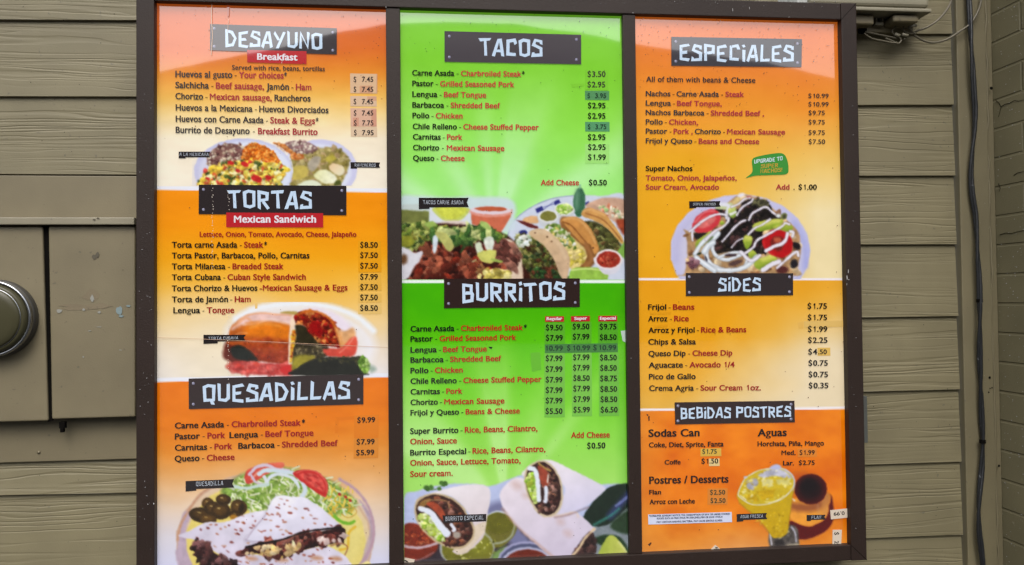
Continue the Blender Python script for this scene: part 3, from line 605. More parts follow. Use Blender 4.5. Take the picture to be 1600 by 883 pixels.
def art_burrito():
    p = Print((631.5, 716, 984.2, 886), bg_mid, (625, 715, 4.3836)); R = p.R; p.tx = .75
    p.tw = .1; p.poly([(20, 300), (120, 230), (300, 185), (480, 180), (620, 195), (760, 145), (900, 120), (1300, 180), (1600, 240), (1600, 780), (20, 780)], (186, 196, 232), 1.6, tex=.05)
    p.poly([(20, 560), (700, 380), (800, 450), (1000, 600), (1200, 700), (1200, 780), (20, 780)], (54, 46, 54), 6, tex=.4)
    p.poly([(600, 330), (700, 300), (760, 380), (820, 480), (900, 580), (760, 600), (600, 400)], (120, 122, 160), 6)
    p.poly([(1180, 480), (1600, 330), (1600, 780), (1150, 780)], (132, 142, 150), 5, tex=.3)
    for x, y in ((190, 215), (215, 205), (178, 205), (300, 185), (285, 175), (312, 178), (270, 215)): p.ell(x, y, 18, 15, R.uniform(0, 3), (70, 110, 44), .9, tex=.4)
    p.stroke([(195, 225), (250, 215), (290, 190)], 6, (96, 130, 70))
    # red salsa, green salsas
    p.poly([(20, 480), (100, 450), (190, 500), (260, 590), (230, 660), (140, 700), (20, 690)], (128, 46, 28), 1.5, tex=.35); p.bits([(30, 490), (180, 510), (220, 580), (60, 590)], 30, (5, 12), [(160, 70, 40), (104, 34, 22), (176, 96, 60)]); p.stroke([(20, 605), (120, 618), (230, 595), (270, 570)], 18, (196, 170, 180), 1.2); p.stroke([(20, 690), (130, 700), (230, 650)], 10, (150, 120, 130), 1.4, .7)
    p.ell(680, 455, 112, 92, .1, (196, 204, 214), 1.2); p.poly([(580, 430), (790, 460), (760, 560), (660, 620), (590, 560)], (112, 108, 44), 1.4, tex=.15); p.ell(676, 450, 100, 74, .1, (104, 102, 30), 1.2, tex=.25); p.stroke([(620, 590), (700, 580), (760, 540), (788, 460)], 12, (176, 184, 170), 1.4, .8)
    p.ell(460, 620, 190, 140, 0, (166, 170, 170), 1.4); p.ell(462, 628, 176, 126, 0, (112, 110, 34), 1.4, tex=.3, ts=12); p.ell(545, 600, 80, 80, 0, (136, 138, 44), 7, op=.8); p.bits([(420, 600), (640, 560), (620, 700), (380, 720)], 26, (4, 9), [(150, 150, 60), (90, 90, 24), (190, 190, 120)])
    p.poly([(640, 660), (730, 610), (700, 700), (640, 740)], (120, 150, 84), 3)
    p.ell(870, 720, 205, 148, 0, (160, 160, 196), 1.4); p.ell(870, 722, 190, 134, 0, (86, 90, 120), 1.2); p.ell(870, 730, 176, 118, 0, (176, 178, 206), 1.2); p.ell(872, 735, 160, 106, 0, (108, 40, 26), 1.3, tex=.35); p.bits([(740, 690), (1000, 690), (1000, 760), (740, 760)], 40, (5, 11), [(140, 62, 40), (84, 28, 20), (160, 90, 60)])
    # right pepper and leaves
    p.poly([(1240, 440), (1330, 290), (1420, 210), (1520, 180), (1600, 190), (1600, 290), (1520, 380), (1420, 460), (1300, 470)], (28, 44, 34), 1.4, tex=.3); p.stroke([(1440, 400), (1500, 330), (1570, 250)], 44, (58, 66, 120), 5, .9); p.stroke([(1480, 330), (1560, 270)], 12, (150, 160, 220), 2, .8); p.stroke([(1330, 460), (1440, 400), (1500, 350)], 16, (60, 130, 120), 2, .9)
    p.poly([(1440, 470), (1500, 400), (1600, 350), (1600, 500), (1520, 520)], (44, 66, 44), 2.5, tex=.3); p.poly([(1320, 560), (1400, 530), (1500, 540), (1560, 620), (1570, 680), (1480, 620), (1380, 600)], (34, 58, 34), 2, tex=.4)
    # right burritos
    wrap = (234, 224, 234)
    lo = [(690, 300), (690, 230), (770, 150), (850, 150), (900, 280), (1000, 390), (1200, 380), (1320, 470), (1335, 500), (1260, 560), (1210, 640), (1150, 700), (1050, 690), (940, 600), (830, 500), (730, 380)]
    p.poly(lo, wrap, 1.4, tex=.08, ts=16, grad=((.4, 1), (206, 196, 218)))
    p.stroke([(700, 350), (820, 490), (940, 590), (1060, 690)], 12, (190, 150, 130), 2.5, .7)
    for x, y, a in ((800, 190, 42), (1150, 520, 30), (860, 260, 24), (1100, 440, 26)): p.ell(x, y, a, a * .7, .5, (206, 176, 170), 5, op=.6)
    p.poly([(1170, 700), (1220, 600), (1300, 510), (1340, 560), (1340, 640), (1300, 700), (1250, 740)], (36, 24, 26), 2, tex=.5); p.bits([(1180, 690), (1300, 530), (1330, 640), (1260, 720)], 40, (8, 22), [(66, 44, 42), (46, 30, 30), (90, 62, 58)], light=.3)
    p.stroke([(1330, 490), (1270, 550), (1220, 630), (1160, 690)], 16, (222, 196, 160), 1.4)
    up = [(850, 130), (870, 70), (950, 25), (1040, 20), (1150, 70), (1290, 140), (1400, 200), (1390, 240), (1290, 320), (1180, 375), (1060, 395), (980, 400), (1100, 300), (1110, 180)]
    p.poly(up, (238, 230, 236), 1.4, tex=.07, ts=16, grad=((.3, 1), (212, 208, 234)))
    p.stroke([(985, 405), (1100, 395), (1200, 375), (1220, 405)], 14, (226, 206, 196), 1.4); p.stroke([(1060, 410), (1160, 390), (1290, 340)], 9, (140, 110, 110), 2, .7)
    ov = [(850, 140), (870, 70), (950, 20), (1030, 40), (1090, 120), (1115, 220), (1110, 320), (1070, 390), (980, 405), (920, 350), (870, 250)]
    p.poly(ov, (206, 190, 160), 1.2); 
    ovi = [(862, 150), (882, 80), (950, 32), (1020, 50), (1080, 130), (1102, 220), (1096, 310), (1060, 375), (990, 392), (930, 340), (882, 250)]
    p.poly(ovi, (52, 30, 28), 1.2, tex=.4); p.bits([(1000, 70), (1062, 140), (1076, 300), (1040, 360), (970, 368), (940, 330), (985, 300)], 130, (7, 17), [(96, 60, 54), (66, 38, 34), (138, 104, 94), (36, 18, 18), (116, 80, 64)], light=.6)
    p.poly([(945, 60), (1000, 80), (1020, 160), (1000, 200), (965, 180)], (156, 70, 50), 1.5, tex=.35); p.stroke([(950, 40), (990, 70), (1030, 90)], 12, (176, 144, 80), 1.2)
    lt = [(862, 150), (900, 100), (935, 160), (940, 240), (930, 310), (890, 260)]
    p.poly(lt, (170, 200, 84), 1.3, tex=.3); p.bits(lt, 50, (6, 15), [(196, 216, 120), (140, 180, 60), (220, 230, 170), (170, 190, 60)])
    p.stroke([(890, 75), (925, 90), (945, 180), (950, 290)], 34, (226, 234, 246), 1.2, w2=30); p.stroke([(1000, 205), (1000, 280), (995, 300)], 26, (222, 228, 244), 1.2); p.stroke([(1015, 120), (1010, 170)], 8, (220, 210, 200))
    # left burrito
    bd = [(110, 300), (200, 250), (310, 215), (480, 185), (600, 200), (620, 270), (600, 380), (585, 480), (560, 560), (440, 660), (360, 640), (480, 560), (500, 470), (460, 370), (330, 260)]
    p.poly(bd, (236, 230, 236), 1.3, tex=.07, ts=16, grad=((.5, 1), (214, 200, 206))); p.poly([(500, 480), (585, 440), (580, 500), (555, 540), (440, 658), (370, 630), (470, 580)], (222, 206, 186), 1.3, tex=.1)
    lo2 = [(100, 340), (130, 275), (230, 245), (330, 262), (420, 320), (470, 400), (510, 480), (500, 560), (430, 620), (340, 620), (230, 570), (140, 480), (105, 410)]
    p.poly(lo2, (196, 176, 140), 1.2, tex=.1)
    p.poly([(112, 345), (140, 290), (230, 256), (325, 275), (410, 330), (460, 410), (498, 485), (486, 555), (425, 605), (345, 605), (240, 555), (150, 470), (118, 400)], (60, 36, 30), 1.2, tex=.4)
    p.bits([(250, 275), (330, 300), (440, 410), (478, 500), (430, 585), (310, 590), (380, 480), (330, 380), (280, 340)], 150, (7, 18), [(104, 60, 50), (72, 38, 32), (142, 100, 88), (38, 20, 18), (122, 72, 48)], light=.6)
    p.poly([(120, 340), (150, 295), (210, 280), (190, 320), (140, 350)], (140, 104, 56), 1.4, tex=.3)
    p.poly([(180, 320), (230, 300), (290, 350), (320, 420), (290, 430), (240, 370)], (160, 72, 46), 1.5, tex=.35); p.stroke([(170, 300), (230, 290), (320, 300), (340, 350)], 10, (170, 136, 90), 1.2, .7)
    lt = [(125, 400), (180, 385), (250, 450), (290, 530), (310, 575), (240, 550), (160, 475)]
    p.poly(lt, (176, 196, 92), 1.3, tex=.3); p.bits(lt, 50, (7, 16), [(200, 214, 124), (140, 176, 56), (222, 230, 180), (160, 180, 60)])
    p.stroke([(140, 350), (210, 380), (260, 450), (320, 520)], 34, (226, 232, 246), 1.2, w2=52); p.stroke([(350, 460), (372, 490), (365, 500)], 22, (222, 226, 240)); p.ell(390, 530, 26, 24, 0, (170, 160, 150), 1.5)
    p.poly([(1370, 690), (1385, 600), (1440, 530), (1500, 570), (1565, 690)], (160, 176, 66), 1.3, tex=.1, grad=((1, 0), (206, 210, 110))); p.stroke([(1500, 580), (1545, 640), (1562, 680)], 12, (222, 222, 160), 1.4, .8)
    return p.soften()


def art_nachos():
    p = Print((1045, 300, 1268, 436), bg_right, (1040, 295, 6.308)); R = p.R
    p.ell(735, 610, 692, 556, 0, (206, 202, 234), 1.1, grad=((.4, 1), (176, 180, 232))); p.ell(735, 640, 640, 520, 0, (206, 202, 226), 8, op=.9); p.stroke([(110, 700), (130, 480), (280, 280), (480, 150)], 60, (184, 182, 220), 6, .6); p.stroke([(1380, 760), (1370, 560), (1270, 340)], 40, (160, 166, 226), 5, .7)
    chips = [(190, 830), (215, 660), (200, 460), (180, 400), (300, 420), (500, 240), (660, 100), (760, 60), (920, 100), (1060, 200), (1290, 400), (1330, 560), (1320, 700), (1290, 800), (1240, 860), (200, 860)]
    p.poly(chips, (176, 140, 100), 1.4, tex=.5, ts=8)
    p.bits(chips, 120, (14, 34), [(214, 184, 140), (176, 140, 96), (230, 206, 170), (130, 90, 60), (196, 170, 130)], light=.3)
    bean = [(480, 560), (520, 440), (600, 330), (560, 250), (480, 210), (560, 190), (720, 200), (760, 130), (900, 110), (1030, 160), (1060, 240), (1130, 300), (960, 420), (1000, 560), (960, 640), (800, 640), (640, 620), (500, 640)]
    p.poly(bean, (38, 32, 32), 1.4, tex=.5); p.bits(bean, 150, (9, 22), [(48, 40, 40), (34, 28, 28), (70, 46, 46), (90, 60, 60), (58, 50, 40), (26, 22, 24)], light=.5)
    p.poly([(280, 440), (400, 430), (380, 490), (300, 500)], (40, 34, 34), 1.6); p.poly([(1250, 530), (1320, 540), (1320, 600), (1260, 580)], (36, 30, 34), 1.4); p.ell(1265, 740, 38, 46, .3, (40, 38, 44), 1.5); p.ell(1150, 800, 60, 40, 0, (90, 46, 44), 2)
    p.bits([(850, 110), (960, 110), (1040, 170), (1020, 190), (880, 170)], 30, (10, 20), [(96, 98, 66), (60, 58, 44), (120, 116, 84)], light=.3)
    p.poly([(660, 130), (700, 85), (740, 95), (720, 150), (680, 160)], (214, 190, 130), 1.2, tex=.2)
    p.poly([(490, 190), (560, 150), (650, 140), (680, 190), (600, 210)], (200, 208, 160), 1.4, tex=.2); p.stroke([(540, 150), (620, 170), (600, 260), (610, 290)], 36, (226, 226, 238), 1.2)
    p.poly([(620, 200), (680, 180), (700, 250), (665, 290), (625, 260)], (206, 214, 130), 1.2, tex=.2, grad=((.3, 1), (130, 160, 66))); p.stroke([(640, 250), (690, 230)], 26, (228, 232, 226))
    # avocado
    av = ([(862, 360), (920, 325), (1050, 300), (1140, 300), (1150, 340), (1040, 400), (920, 420), (870, 400)], [(1060, 380), (1150, 350), (1240, 360), (1250, 400), (1200, 420)], [(765, 490), (810, 455), (855, 490), (840, 560), (800, 600), (775, 560)], [(810, 640), (850, 600), (900, 640), (930, 680), (850, 690)], [(880, 710), (960, 680), (1060, 655), (1100, 710), (1040, 760), (950, 800), (880, 770)], [(300, 520), (380, 460), (440, 420), (430, 490), (340, 590), (300, 600)], [(530, 330), (560, 315), (580, 340), (545, 355)])
    for q in av: p.poly(q, (196, 206, 86), 1.1, tex=.2, ts=9, grad=((.2, 1), (120, 148, 44)))
    for q in ([(880, 375), (1040, 325), (1120, 318)], [(960, 700), (1060, 670)], [(790, 480), (835, 490)]): p.stroke(q, 26, (224, 220, 120), 3, .8)
    p.ell(1168, 270, 30, 34, .2, (110, 116, 70)); p.ell(1170, 272, 14, 18, .2, (70, 66, 50)); p.ell(1110, 265, 24, 20, 0, (226, 232, 234), 1.5)
    # onions
    for q, w in (([(290, 640), (340, 560), (430, 470), (510, 430)], 46), ([(520, 440), (440, 540), (400, 640), (440, 740), (560, 800)], 50), ([(460, 520), (480, 640), (600, 700), (760, 640)], 40), ([(520, 680), (620, 640), (740, 630), (800, 690), (780, 760)], 30), ([(420, 760), (520, 800), (690, 800), (800, 760), (900, 670)], 50), ([(300, 680), (380, 740), (480, 810)], 56), ([(380, 620), (420, 560), (470, 530)], 60)):
        w *= .85; p.stroke(q, w + 10, (120, 116, 124), 1.4, .5); p.stroke(q, w, (204, 214, 224), 1.1); p.stroke([(x + 3, y - 5) for x, y in q], w * .35, (240, 244, 250), 1.2, .95)
    p.ell(640, 655, 60, 14, 0, (60, 44, 50), 1.3); p.ell(690, 730, 70, 26, -.3, (90, 66, 64), 2); p.ell(330, 640, 24, 10, -.4, (50, 60, 44)); p.ell(400, 690, 8, 34, -.3, (70, 66, 80), 1.2); p.ell(440, 500, 40, 10, -.8, (96, 120, 66), 1.2)
    p.bits([(240, 690), (310, 680), (330, 760), (240, 780)], 14, (12, 26), [(110, 70, 80), (80, 46, 56), (150, 110, 120)], light=.3)
    # tomatoes
    p.poly([(262, 370), (300, 280), (400, 215), (490, 205), (540, 270), (520, 350), (430, 420), (330, 436), (280, 410)], (206, 62, 70), 1.2, tex=.1); p.poly([(310, 350), (380, 280), (470, 260), (490, 310), (420, 370), (340, 390)], (226, 120, 116), 2, tex=.3); p.stroke([(290, 330), (380, 235), (480, 220)], 14, (232, 140, 146), 1.6, .7)
    p.poly([(950, 520), (1000, 440), (1090, 400), (1200, 440), (1250, 520), (1240, 620), (1160, 680), (1060, 660), (980, 590)], (186, 28, 34), 1.2, tex=.12); p.poly([(1030, 520), (1080, 470), (1150, 480), (1170, 540), (1130, 610), (1060, 590)], (120, 40, 34), 2, tex=.3); p.poly([(1070, 490), (1120, 480), (1140, 520), (1090, 530)], (190, 96, 70), 2); p.stroke([(965, 520), (985, 590), (1060, 650)], 16, (222, 56, 56), 2, .7)
    # cream
    cr = (232, 228, 240)
    for q, w in (([(265, 510), (270, 400), (350, 330), (430, 280), (520, 250), (600, 260)], 24), ([(235, 420), (280, 390), (330, 350)], 20), ([(400, 500), (480, 420), (560, 380), (610, 330), (625, 290)], 24), ([(650, 180), (720, 150), (780, 100), (830, 90)], 20), ([(700, 260), (760, 180), (840, 130), (860, 100)], 20), ([(820, 310), (850, 250), (910, 210), (990, 180), (1040, 220), (1080, 250)], 24), ([(560, 520), (620, 450), (680, 380), (740, 330), (790, 310)], 22), ([(815, 450), (880, 390), (960, 350), (1030, 300)], 22), ([(650, 580), (700, 520), (760, 490)], 15), ([(780, 640), (860, 580), (900, 510), (970, 470), (1060, 420), (1150, 370), (1180, 340), (1220, 350)], 26), ([(990, 610), (1070, 570), (1150, 540), (1190, 490), (1200, 440)], 38), ([(740, 620), (840, 710), (930, 655)], 34), ([(960, 800), (1060, 740), (1120, 720)], 54), ([(1100, 780), (1200, 690), (1290, 620), (1310, 660)], 28), ([(1230, 420), (1260, 430), (1250, 470)], 26)):
        w *= .8; p.stroke(q, w + 9, (110, 96, 110), 1.3, .5); p.stroke(q, w, cr, .8)
    p.ell(745, 62, 36, 18, -.3, (234, 230, 240), 1.5); p.ell(820, 78, 26, 9, -.2, (196, 110, 110), 1.3, op=.7)
    return p.soften()


def art_drinks():
    p = Print((1148, 722, 1306, 864), bg_right, (1130, 715, 5.886)); R = p.R; p.tx = .35
    p.poly([(560, 600), (700, 560), (960, 340), (1010, 440), (1015, 560), (960, 660), (840, 730), (700, 755), (600, 720)], (94, 20, 20), 1.4, tex=.15); p.poly([(640, 160), (720, 140), (760, 150), (660, 230)], (190, 76, 20), 4, op=.6)
    p.poly([(610, 400), (960, 330), (968, 460), (940, 560), (820, 630), (720, 620), (620, 560)], (236, 158, 56), 1.2, tex=.12)
    p.poly([(620, 420), (700, 420), (830, 420), (955, 330), (968, 420), (880, 480), (760, 500), (630, 480)], (150, 84, 50), 4, op=.9); p.poly([(905, 390), (960, 330), (966, 480), (920, 560)], (206, 140, 74), 3, op=.7); p.stroke([(870, 440), (880, 520)], 14, (200, 150, 120), 3, .5)
    p.ell(805, 290, 150, 140, 0, (88, 16, 14), 1.1); p.ell(800, 290, 120, 112, 0, (34, 10, 14), 7); p.ell(790, 260, 70, 60, 0, (20, 8, 12), 5)
    p.poly([(420, 700), (470, 640), (620, 620), (680, 650), (695, 740), (690, 812), (600, 815), (580, 828), (440, 832)], (84, 78, 74), 1.4, tex=.9, ts=6); p.stroke([(432, 700), (446, 800)], 12, (212, 208, 220), 1.2); p.stroke([(630, 640), (660, 690), (672, 770)], 12, (206, 206, 224), 1.4); p.stroke([(520, 745), (560, 700), (600, 680)], 14, (226, 214, 150), 1.6, .8); p.poly([(470, 770), (540, 750), (560, 800), (490, 815)], (50, 46, 46), 2); p.poly([(590, 805), (690, 790), (680, 825), (590, 830)], (170, 160, 140), 2)
    g = [(130, 330), (200, 190), (320, 120), (440, 100), (560, 105), (640, 170), (655, 260), (630, 400), (610, 560), (590, 690), (520, 735), (450, 730), (400, 650), (320, 560), (230, 490), (150, 410)]
    p.poly(g, (196, 160, 16), 1.1, tex=.1, grad=((.3, -1), (206, 176, 30)))
    p.bits([(300, 560), (600, 500), (570, 690), (480, 720), (380, 630)], 40, (5, 12), [(214, 178, 30), (180, 146, 14), (220, 190, 60)], op=.6)
    rim = [(140, 330), (200, 210), (320, 130), (450, 105), (570, 115), (640, 190), (630, 280), (560, 360), (440, 420), (300, 435), (190, 400)]
    p.poly(rim, (206, 180, 40), 1.2, tex=.15); 
    p.poly([(215, 215), (300, 190), (320, 240), (270, 300), (220, 280)], (170, 168, 176), 1.6, tex=.35); p.poly([(320, 160), (420, 110), (540, 110), (620, 170), (610, 200), (470, 170), (380, 190)], (190, 190, 206), 1.8, tex=.4, ts=7)
    for q, c in (([(345, 205), (460, 195), (465, 260), (370, 290)], (226, 216, 140)), ([(480, 200), (620, 190), (600, 260), (500, 250)], (216, 206, 120)), ([(180, 310), (260, 300), (270, 340), (200, 350)], (222, 200, 70)), ([(300, 310), (480, 290), (460, 370), (360, 390)], (200, 164, 20)), ([(220, 340), (300, 330), (330, 400), (250, 410)], (190, 156, 20))): p.poly(q, c, 1.4, False, tex=.25)
    p.bits(rim, 60, (5, 13), [(226, 206, 90), (190, 156, 20), (236, 226, 170), (206, 176, 40)], op=.7)
    p.stroke([(200, 190), (320, 122), (440, 100), (560, 105), (640, 170), (652, 250), (600, 330), (520, 390), (390, 430), (260, 430), (160, 370), (140, 320), (200, 190)], 9, (222, 222, 232), .8, .95); p.stroke([(560, 110), (635, 165), (655, 240), (645, 300)], 14, (190, 190, 212), 1.2, .8)
    p.stroke([(390, 410), (480, 400), (560, 350)], 8, (240, 232, 180), 1); p.stroke([(160, 350), (210, 390)], 9, (230, 224, 200), 1); p.poly([(430, 95), (470, 65), (520, 70), (525, 100), (460, 110)], (186, 190, 226), 1.4); p.ell(205, 182, 16, 10, 0, (200, 196, 214), 1.3)
    p.stroke([(150, 420), (260, 510), (340, 590), (420, 690)], 6, (150, 110, 20), 1.2, .6); p.stroke([(650, 300), (625, 450), (600, 640)], 7, (160, 120, 24), 1.2, .7); p.stroke([(640, 380), (655, 395)], 12, (226, 220, 210), 1)
    return p.soften()
# ---------------------------------------------------------------- the writing: zone, cap height, slope, baseline | colour x0 x1 words | ...
ZONES = {'a': (210, 0, 3.8071), 'b': (210, 200, 3.8071), 'c': (210, 420, 3.8071), 'd': (210, 640, 3.6333),
         'e': (600, 0, 3.8071), 'f': (600, 220, 3.8071), 'g': (600, 420, 3.8071), 'h': (600, 640, 3.6333),
         'i': (970, 0, 3.8071), 'j': (970, 220, 3.8071), 'k': (970, 420, 3.8071), 'l': (970, 640, 3.6333),
         'q': (280, 585, 5.3333), 's': (1040, 50, 6.957), 'w': (1045, 620, 7.805), 'n': (1005, 790, 10.32), 'v': (1130, 715, 5.886),
         'B': (275, 205, 4.848), 'T': (330, 470, 5.926), 'U': (265, 715, 5.0), 'M': (625, 285, 4.4444), 'R': (625, 715, 4.3836), 'N': (1040, 295, 6.308)}
MENU = {
'left': '''
a 28 .016 415|g 580 1133 Served with rice, beans, tortillas
a 38 .014 459|h 243 583 Huevos al gusto|-|r 621 888 Your choices|h 890 907 *
a 38 .017 524|h 243 443 Salchicha|-|r 484 772 Beef sausage,|h 785 920 Jamón|-|r 960 1053 Ham
a 38 .018 590|h 243 409 Chorizo|-|r 448 818 Mexican sausage,|h 833 1048 Rancheros
a 38 .0175 658|h 245 703 Huevos a la Mexicana|-|h 742 1155 Huevos Divorciados
a 38 .016 725|h 245 769 Huevos con Carne Asada|-|r 808 1075 Steak & Eggs|h 1078 1095 *
a 38 .0154 791|h 245 686 Burrito de Desayuno|-|r 735 1090 Breakfast Burrito
b 30 0 647|R 388 1321 Lettuce, Onion, Tomato, Avocado, Cheese, Jalapeño
b 35 0 712|k 222 612 Torta carne Asada|-|R 652 768 Steak|k 771 789 *
b 35 0 776|k 222 1042 Torta Pastor, Barbacoa, Pollo, Carnitas
b 35 -.002 841|k 222 542 Torta Milanesa|-|R 583 888 Breaded Steak
c 35 -.003 68|k 222 515 Torta Cubana|-|R 553 1020 Cuban Style Sandwich
c 35 -.005 134|k 222 732 Torta Chorizo & Huevos|R 744 1268 -Mexican Sausage & Eggs
c 35 -.005 200|k 222 557 Torta de Jamón|-|R 596 692 Ham
c 35 -.006 265|k 231 391 Lengua|-|R 430 594 Tongue
d 34 -.024 108|k 229 510 Carne Asada|-|R 551 945 Charbroiled Steak|k 950 969 *
d 34 -.027 170|k 229 372 Pastor|-|R 414 516 Pork|k 539 703 Lengua|-|R 743 1017 Beef Tongue
d 34 -.030 234|k 229 413 Carnitas|-|R 454 556 Pork|k 589 797 Barbacoa|-|R 837 1155 Shredded Beef
d 34 -.029 296|k 228 370 Queso|-|R 410 569 Cheese''',
'middle': '''
e 33 .012 449|k 167 418 Carne Asada|-|m 457 818 Charbroiled Steak|k 820 837 *
e 33 .012 512|k 168 296 Pastor|-|m 333 776 Grilled Seasoned Pork
e 33 .012 576|k 168 318 Lengua|-|m 356 608 Beef Tongue
e 33 .010 640|k 168 358 Barbacoa|-|m 396 691 Shredded Beef
e 33 .009 703|k 169 270 Pollo|-|m 307 468 Chicken
e 33 .008 768|k 170 434 Chile Relleno|-|m 471 921 Cheese Stuffed Pepper
e 33 .008 830|k 171 338 Carnitas|-|m 374 467 Pork
f 33 .010 56|k 172 328 Chorizo|-|m 373 717 Mexican Sausage
f 33 .006 119|k 172 300 Queso|-|m 337 480 Cheese
f 33 0 265|m 932 1160 Add Cheese
g 33 -.013 374|k 157 419 Carne Asada|-|o 457 828 Charbroiled Steak|k 832 849 *
g 33 -.016 434|k 157 291 Pastor|-|o 330 787 Grilled Seasoned Pork
g 33 -.016 499|k 157 314 Lengua|-|o 351 612 Beef Tongue
g 33 -.018 559|k 157 355 Barbacoa|-|o 393 698 Shredded Beef
g 33 -.014 622|k 157 265 Pollo|-|o 302 469 Chicken
g 33 -.016 685|k 157 433 Chile Relleno|-|o 471 938 Cheese Stuffed Pepper
g 33 -.016 748|k 157 333 Carnitas|-|o 370 467 Pork
g 33 -.018 811|k 157 321 Chorizo|-|o 358 717 Mexican Sausage
g 33 -.019 873|k 157 447 Frijol y Queso|-|o 485 808 Beans & Cheese
h 33 -.023 139|k 148 423 Super Burrito|-|o 458 872 Rice, Beans, Cilantro,
h 33 -.023 198|o 148 414 Onion, Sauce
h 33 -.028 261|k 148 467 Burrito Especial|-|o 502 917 Rice, Beans, Cilantro,
h 33 -.024 319|o 148 776 Onion, Sauce, Lettuce, Tomato,
h 33 -.028 383|o 148 391 Sour cream.
h 33 -.014 162|o 1061 1282 Add Cheese
h 33 -.025 222|k 1153 1257 $0.50''',
'right': '''
i 32 .010 487|g 150 801 All of them with beans & Cheese
i 31 .009 572|h 148 296 Nachos|-|h 331 584 Carne Asada|-|r 622 734 Steak
i 31 .009 628|h 148 299 Lengua|-|r 334 601 Beef Tongue,
i 31 .009 684|h 148 498 Nachos Barbacoa|-|r 535 853 Shredded Beef ,
i 31 .007 740|h 148 250 Pollo|-|r 286 460 Chicken,
i 31 .007 795|h 148 277 Pastor|-|r 314 428 Pork ,|h 440 596 Chorizo|-|r 632 978 Mexican Sausage
i 31 .006 853|h 148 426 Frijol y Queso|-|r 463 824 Beans and Cheese
j 31 0 180|k 148 427 Super Nachos
j 31 0 236|r 148 690 Tomato, Onion, Jalapeños,
j 31 0 291|r 148 585 Sour Cream, Avocado
j 31 0 291|r 922 1004 Add|k 1027 1034 .|k 1057 1167 $1.00
k 33 -.003 244|k 162 271 Frijol|-|R 310 438 Beans
k 33 -.004 313|k 162 278 Arroz|-|R 317 405 Rice
k 33 -.008 382|k 163 440 Arroz y Frijol|-|R 477 747 Rice & Beans
k 33 -.004 451|k 163 447 Chips & Salsa
k 33 -.010 521|k 164 386 Queso Dip|-|R 426 664 Cheese Dip
k 33 -.006 589|k 165 370 Aguacate|-|R 408 677 Avocado 1/4
k 33 -.006 658|k 167 446 Pico de Gallo
k 33 -.006 727|k 168 435 Crema Agria|-|R 474 723 Sour Cream|R 750 834 1oz.
l 42 -.012 155|k 157 448 Sodas Can
l 28 -.013 215|k 159 584 Coke, Diet, Sprite, Fanta
l 26 -.01 312|k 248 340 Coffe
l 42 -.010 152|k 776 943 Aguas
l 28 -.012 209|k 776 1154 Horchata, Piña, Mango
l 26 -.01 258|k 912 993 Med.
l 26 -.01 317|k 921 984 Lar.
l 42 -.017 422|k 161 612 Postres / Desserts
l 26 -.01 482|k 161 229 Flan
l 27 -.020 538|k 163 421 Arroz con Leche'''}
PRICE = {
'left': '''b 33 0 712|k 1343 1448 $8.50
b 33 0 773|k 1343 1448 $7.50
b 33 0 836|k 1343 1448 $7.50
c 33 0 64|k 1343 1448 $7.99
c 33 0 125|k 1343 1448 $7.50
c 33 0 187|k 1343 1448 $7.50
c 33 0 250|k 1343 1448 $8.50
d 30 -.03 75|k 1265 1367 $9.99
d 30 -.03 199|k 1261 1364 $7.99
d 30 -.03 260|k 1259 1362 $5.99''',
'middle': '''e 33 0 457|g 1211 1318 $3.50
e 33 0 519|g 1211 1316 $2.95
e 33 0 644|k 1213 1318 $2.95
e 33 0 706|k 1213 1318 $2.95
e 33 0 832|k 1213 1318 $2.95
f 33 0 54|k 1214 1319 $2.95
f 33 0 114|k 1214 1320 $1.99
f 33 0 265|k 1219 1326 $0.50
g 33 0 366|k 963 1063 $9.50
g 33 0 427|k 963 1064 $7.99
g 33 0 549|k 962 1062 $7.99
g 33 0 613|k 962 1062 $7.99
g 33 0 676|k 962 1062 $7.99
g 33 0 738|k 962 1062 $7.99
g 33 0 800|k 962 1062 $7.99
g 33 0 863|k 961 1062 $5.50
g 33 -.01 360|k 1122 1222 $9.50
g 33 -.01 421|k 1123 1222 $7.99
g 33 -.01 543|k 1125 1223 $7.99
g 33 -.01 605|k 1125 1223 $7.99
g 33 -.01 667|k 1126 1224 $8.50
g 33 -.01 729|k 1126 1225 $7.99
g 33 -.01 792|k 1127 1225 $7.99
g 33 -.01 855|k 1127 1225 $5.99
g 33 -.01 361|k 1283 1383 $9.75
g 33 -.01 424|k 1284 1384 $8.50
g 33 -.01 545|k 1285 1385 $8.50
g 33 -.01 607|k 1286 1385 $8.50
g 33 -.01 669|k 1286 1386 $8.75
g 33 -.01 732|k 1287 1387 $8.50
g 33 -.01 793|k 1288 1388 $8.50
g 33 -.01 855|k 1289 1390 $6.50''',
'right': '''i 26 .004 583|g 1116 1237 $10.99
i 26 .004 633|g 1116 1237 $10.99
i 27 .004 685|g 1117 1214 $9.75
i 27 .004 740|g 1117 1214 $9.75
i 27 .004 802|g 1117 1214 $9.75
i 27 .004 856|g 1118 1216 $7.50
k 33 -.002 238|k 1111 1227 $1.75
k 33 -.002 306|k 1112 1228 $1.75
k 33 -.002 375|k 1113 1229 $1.99
k 33 -.002 441|k 1114 1230 $2.25
k 33 -.002 510|k 1115 1169 $4
k 33 -.002 577|k 1116 1232 $0.75
k 33 -.002 645|k 1117 1233 $0.75
k 33 -.002 711|k 1118 1235 $0.35
l 28 -.01 307|k 458 497 $1
j 31 0 291|k 1057 1167 $1.00
l 26 -.01 315|k 1011 1101 $2.75'''}
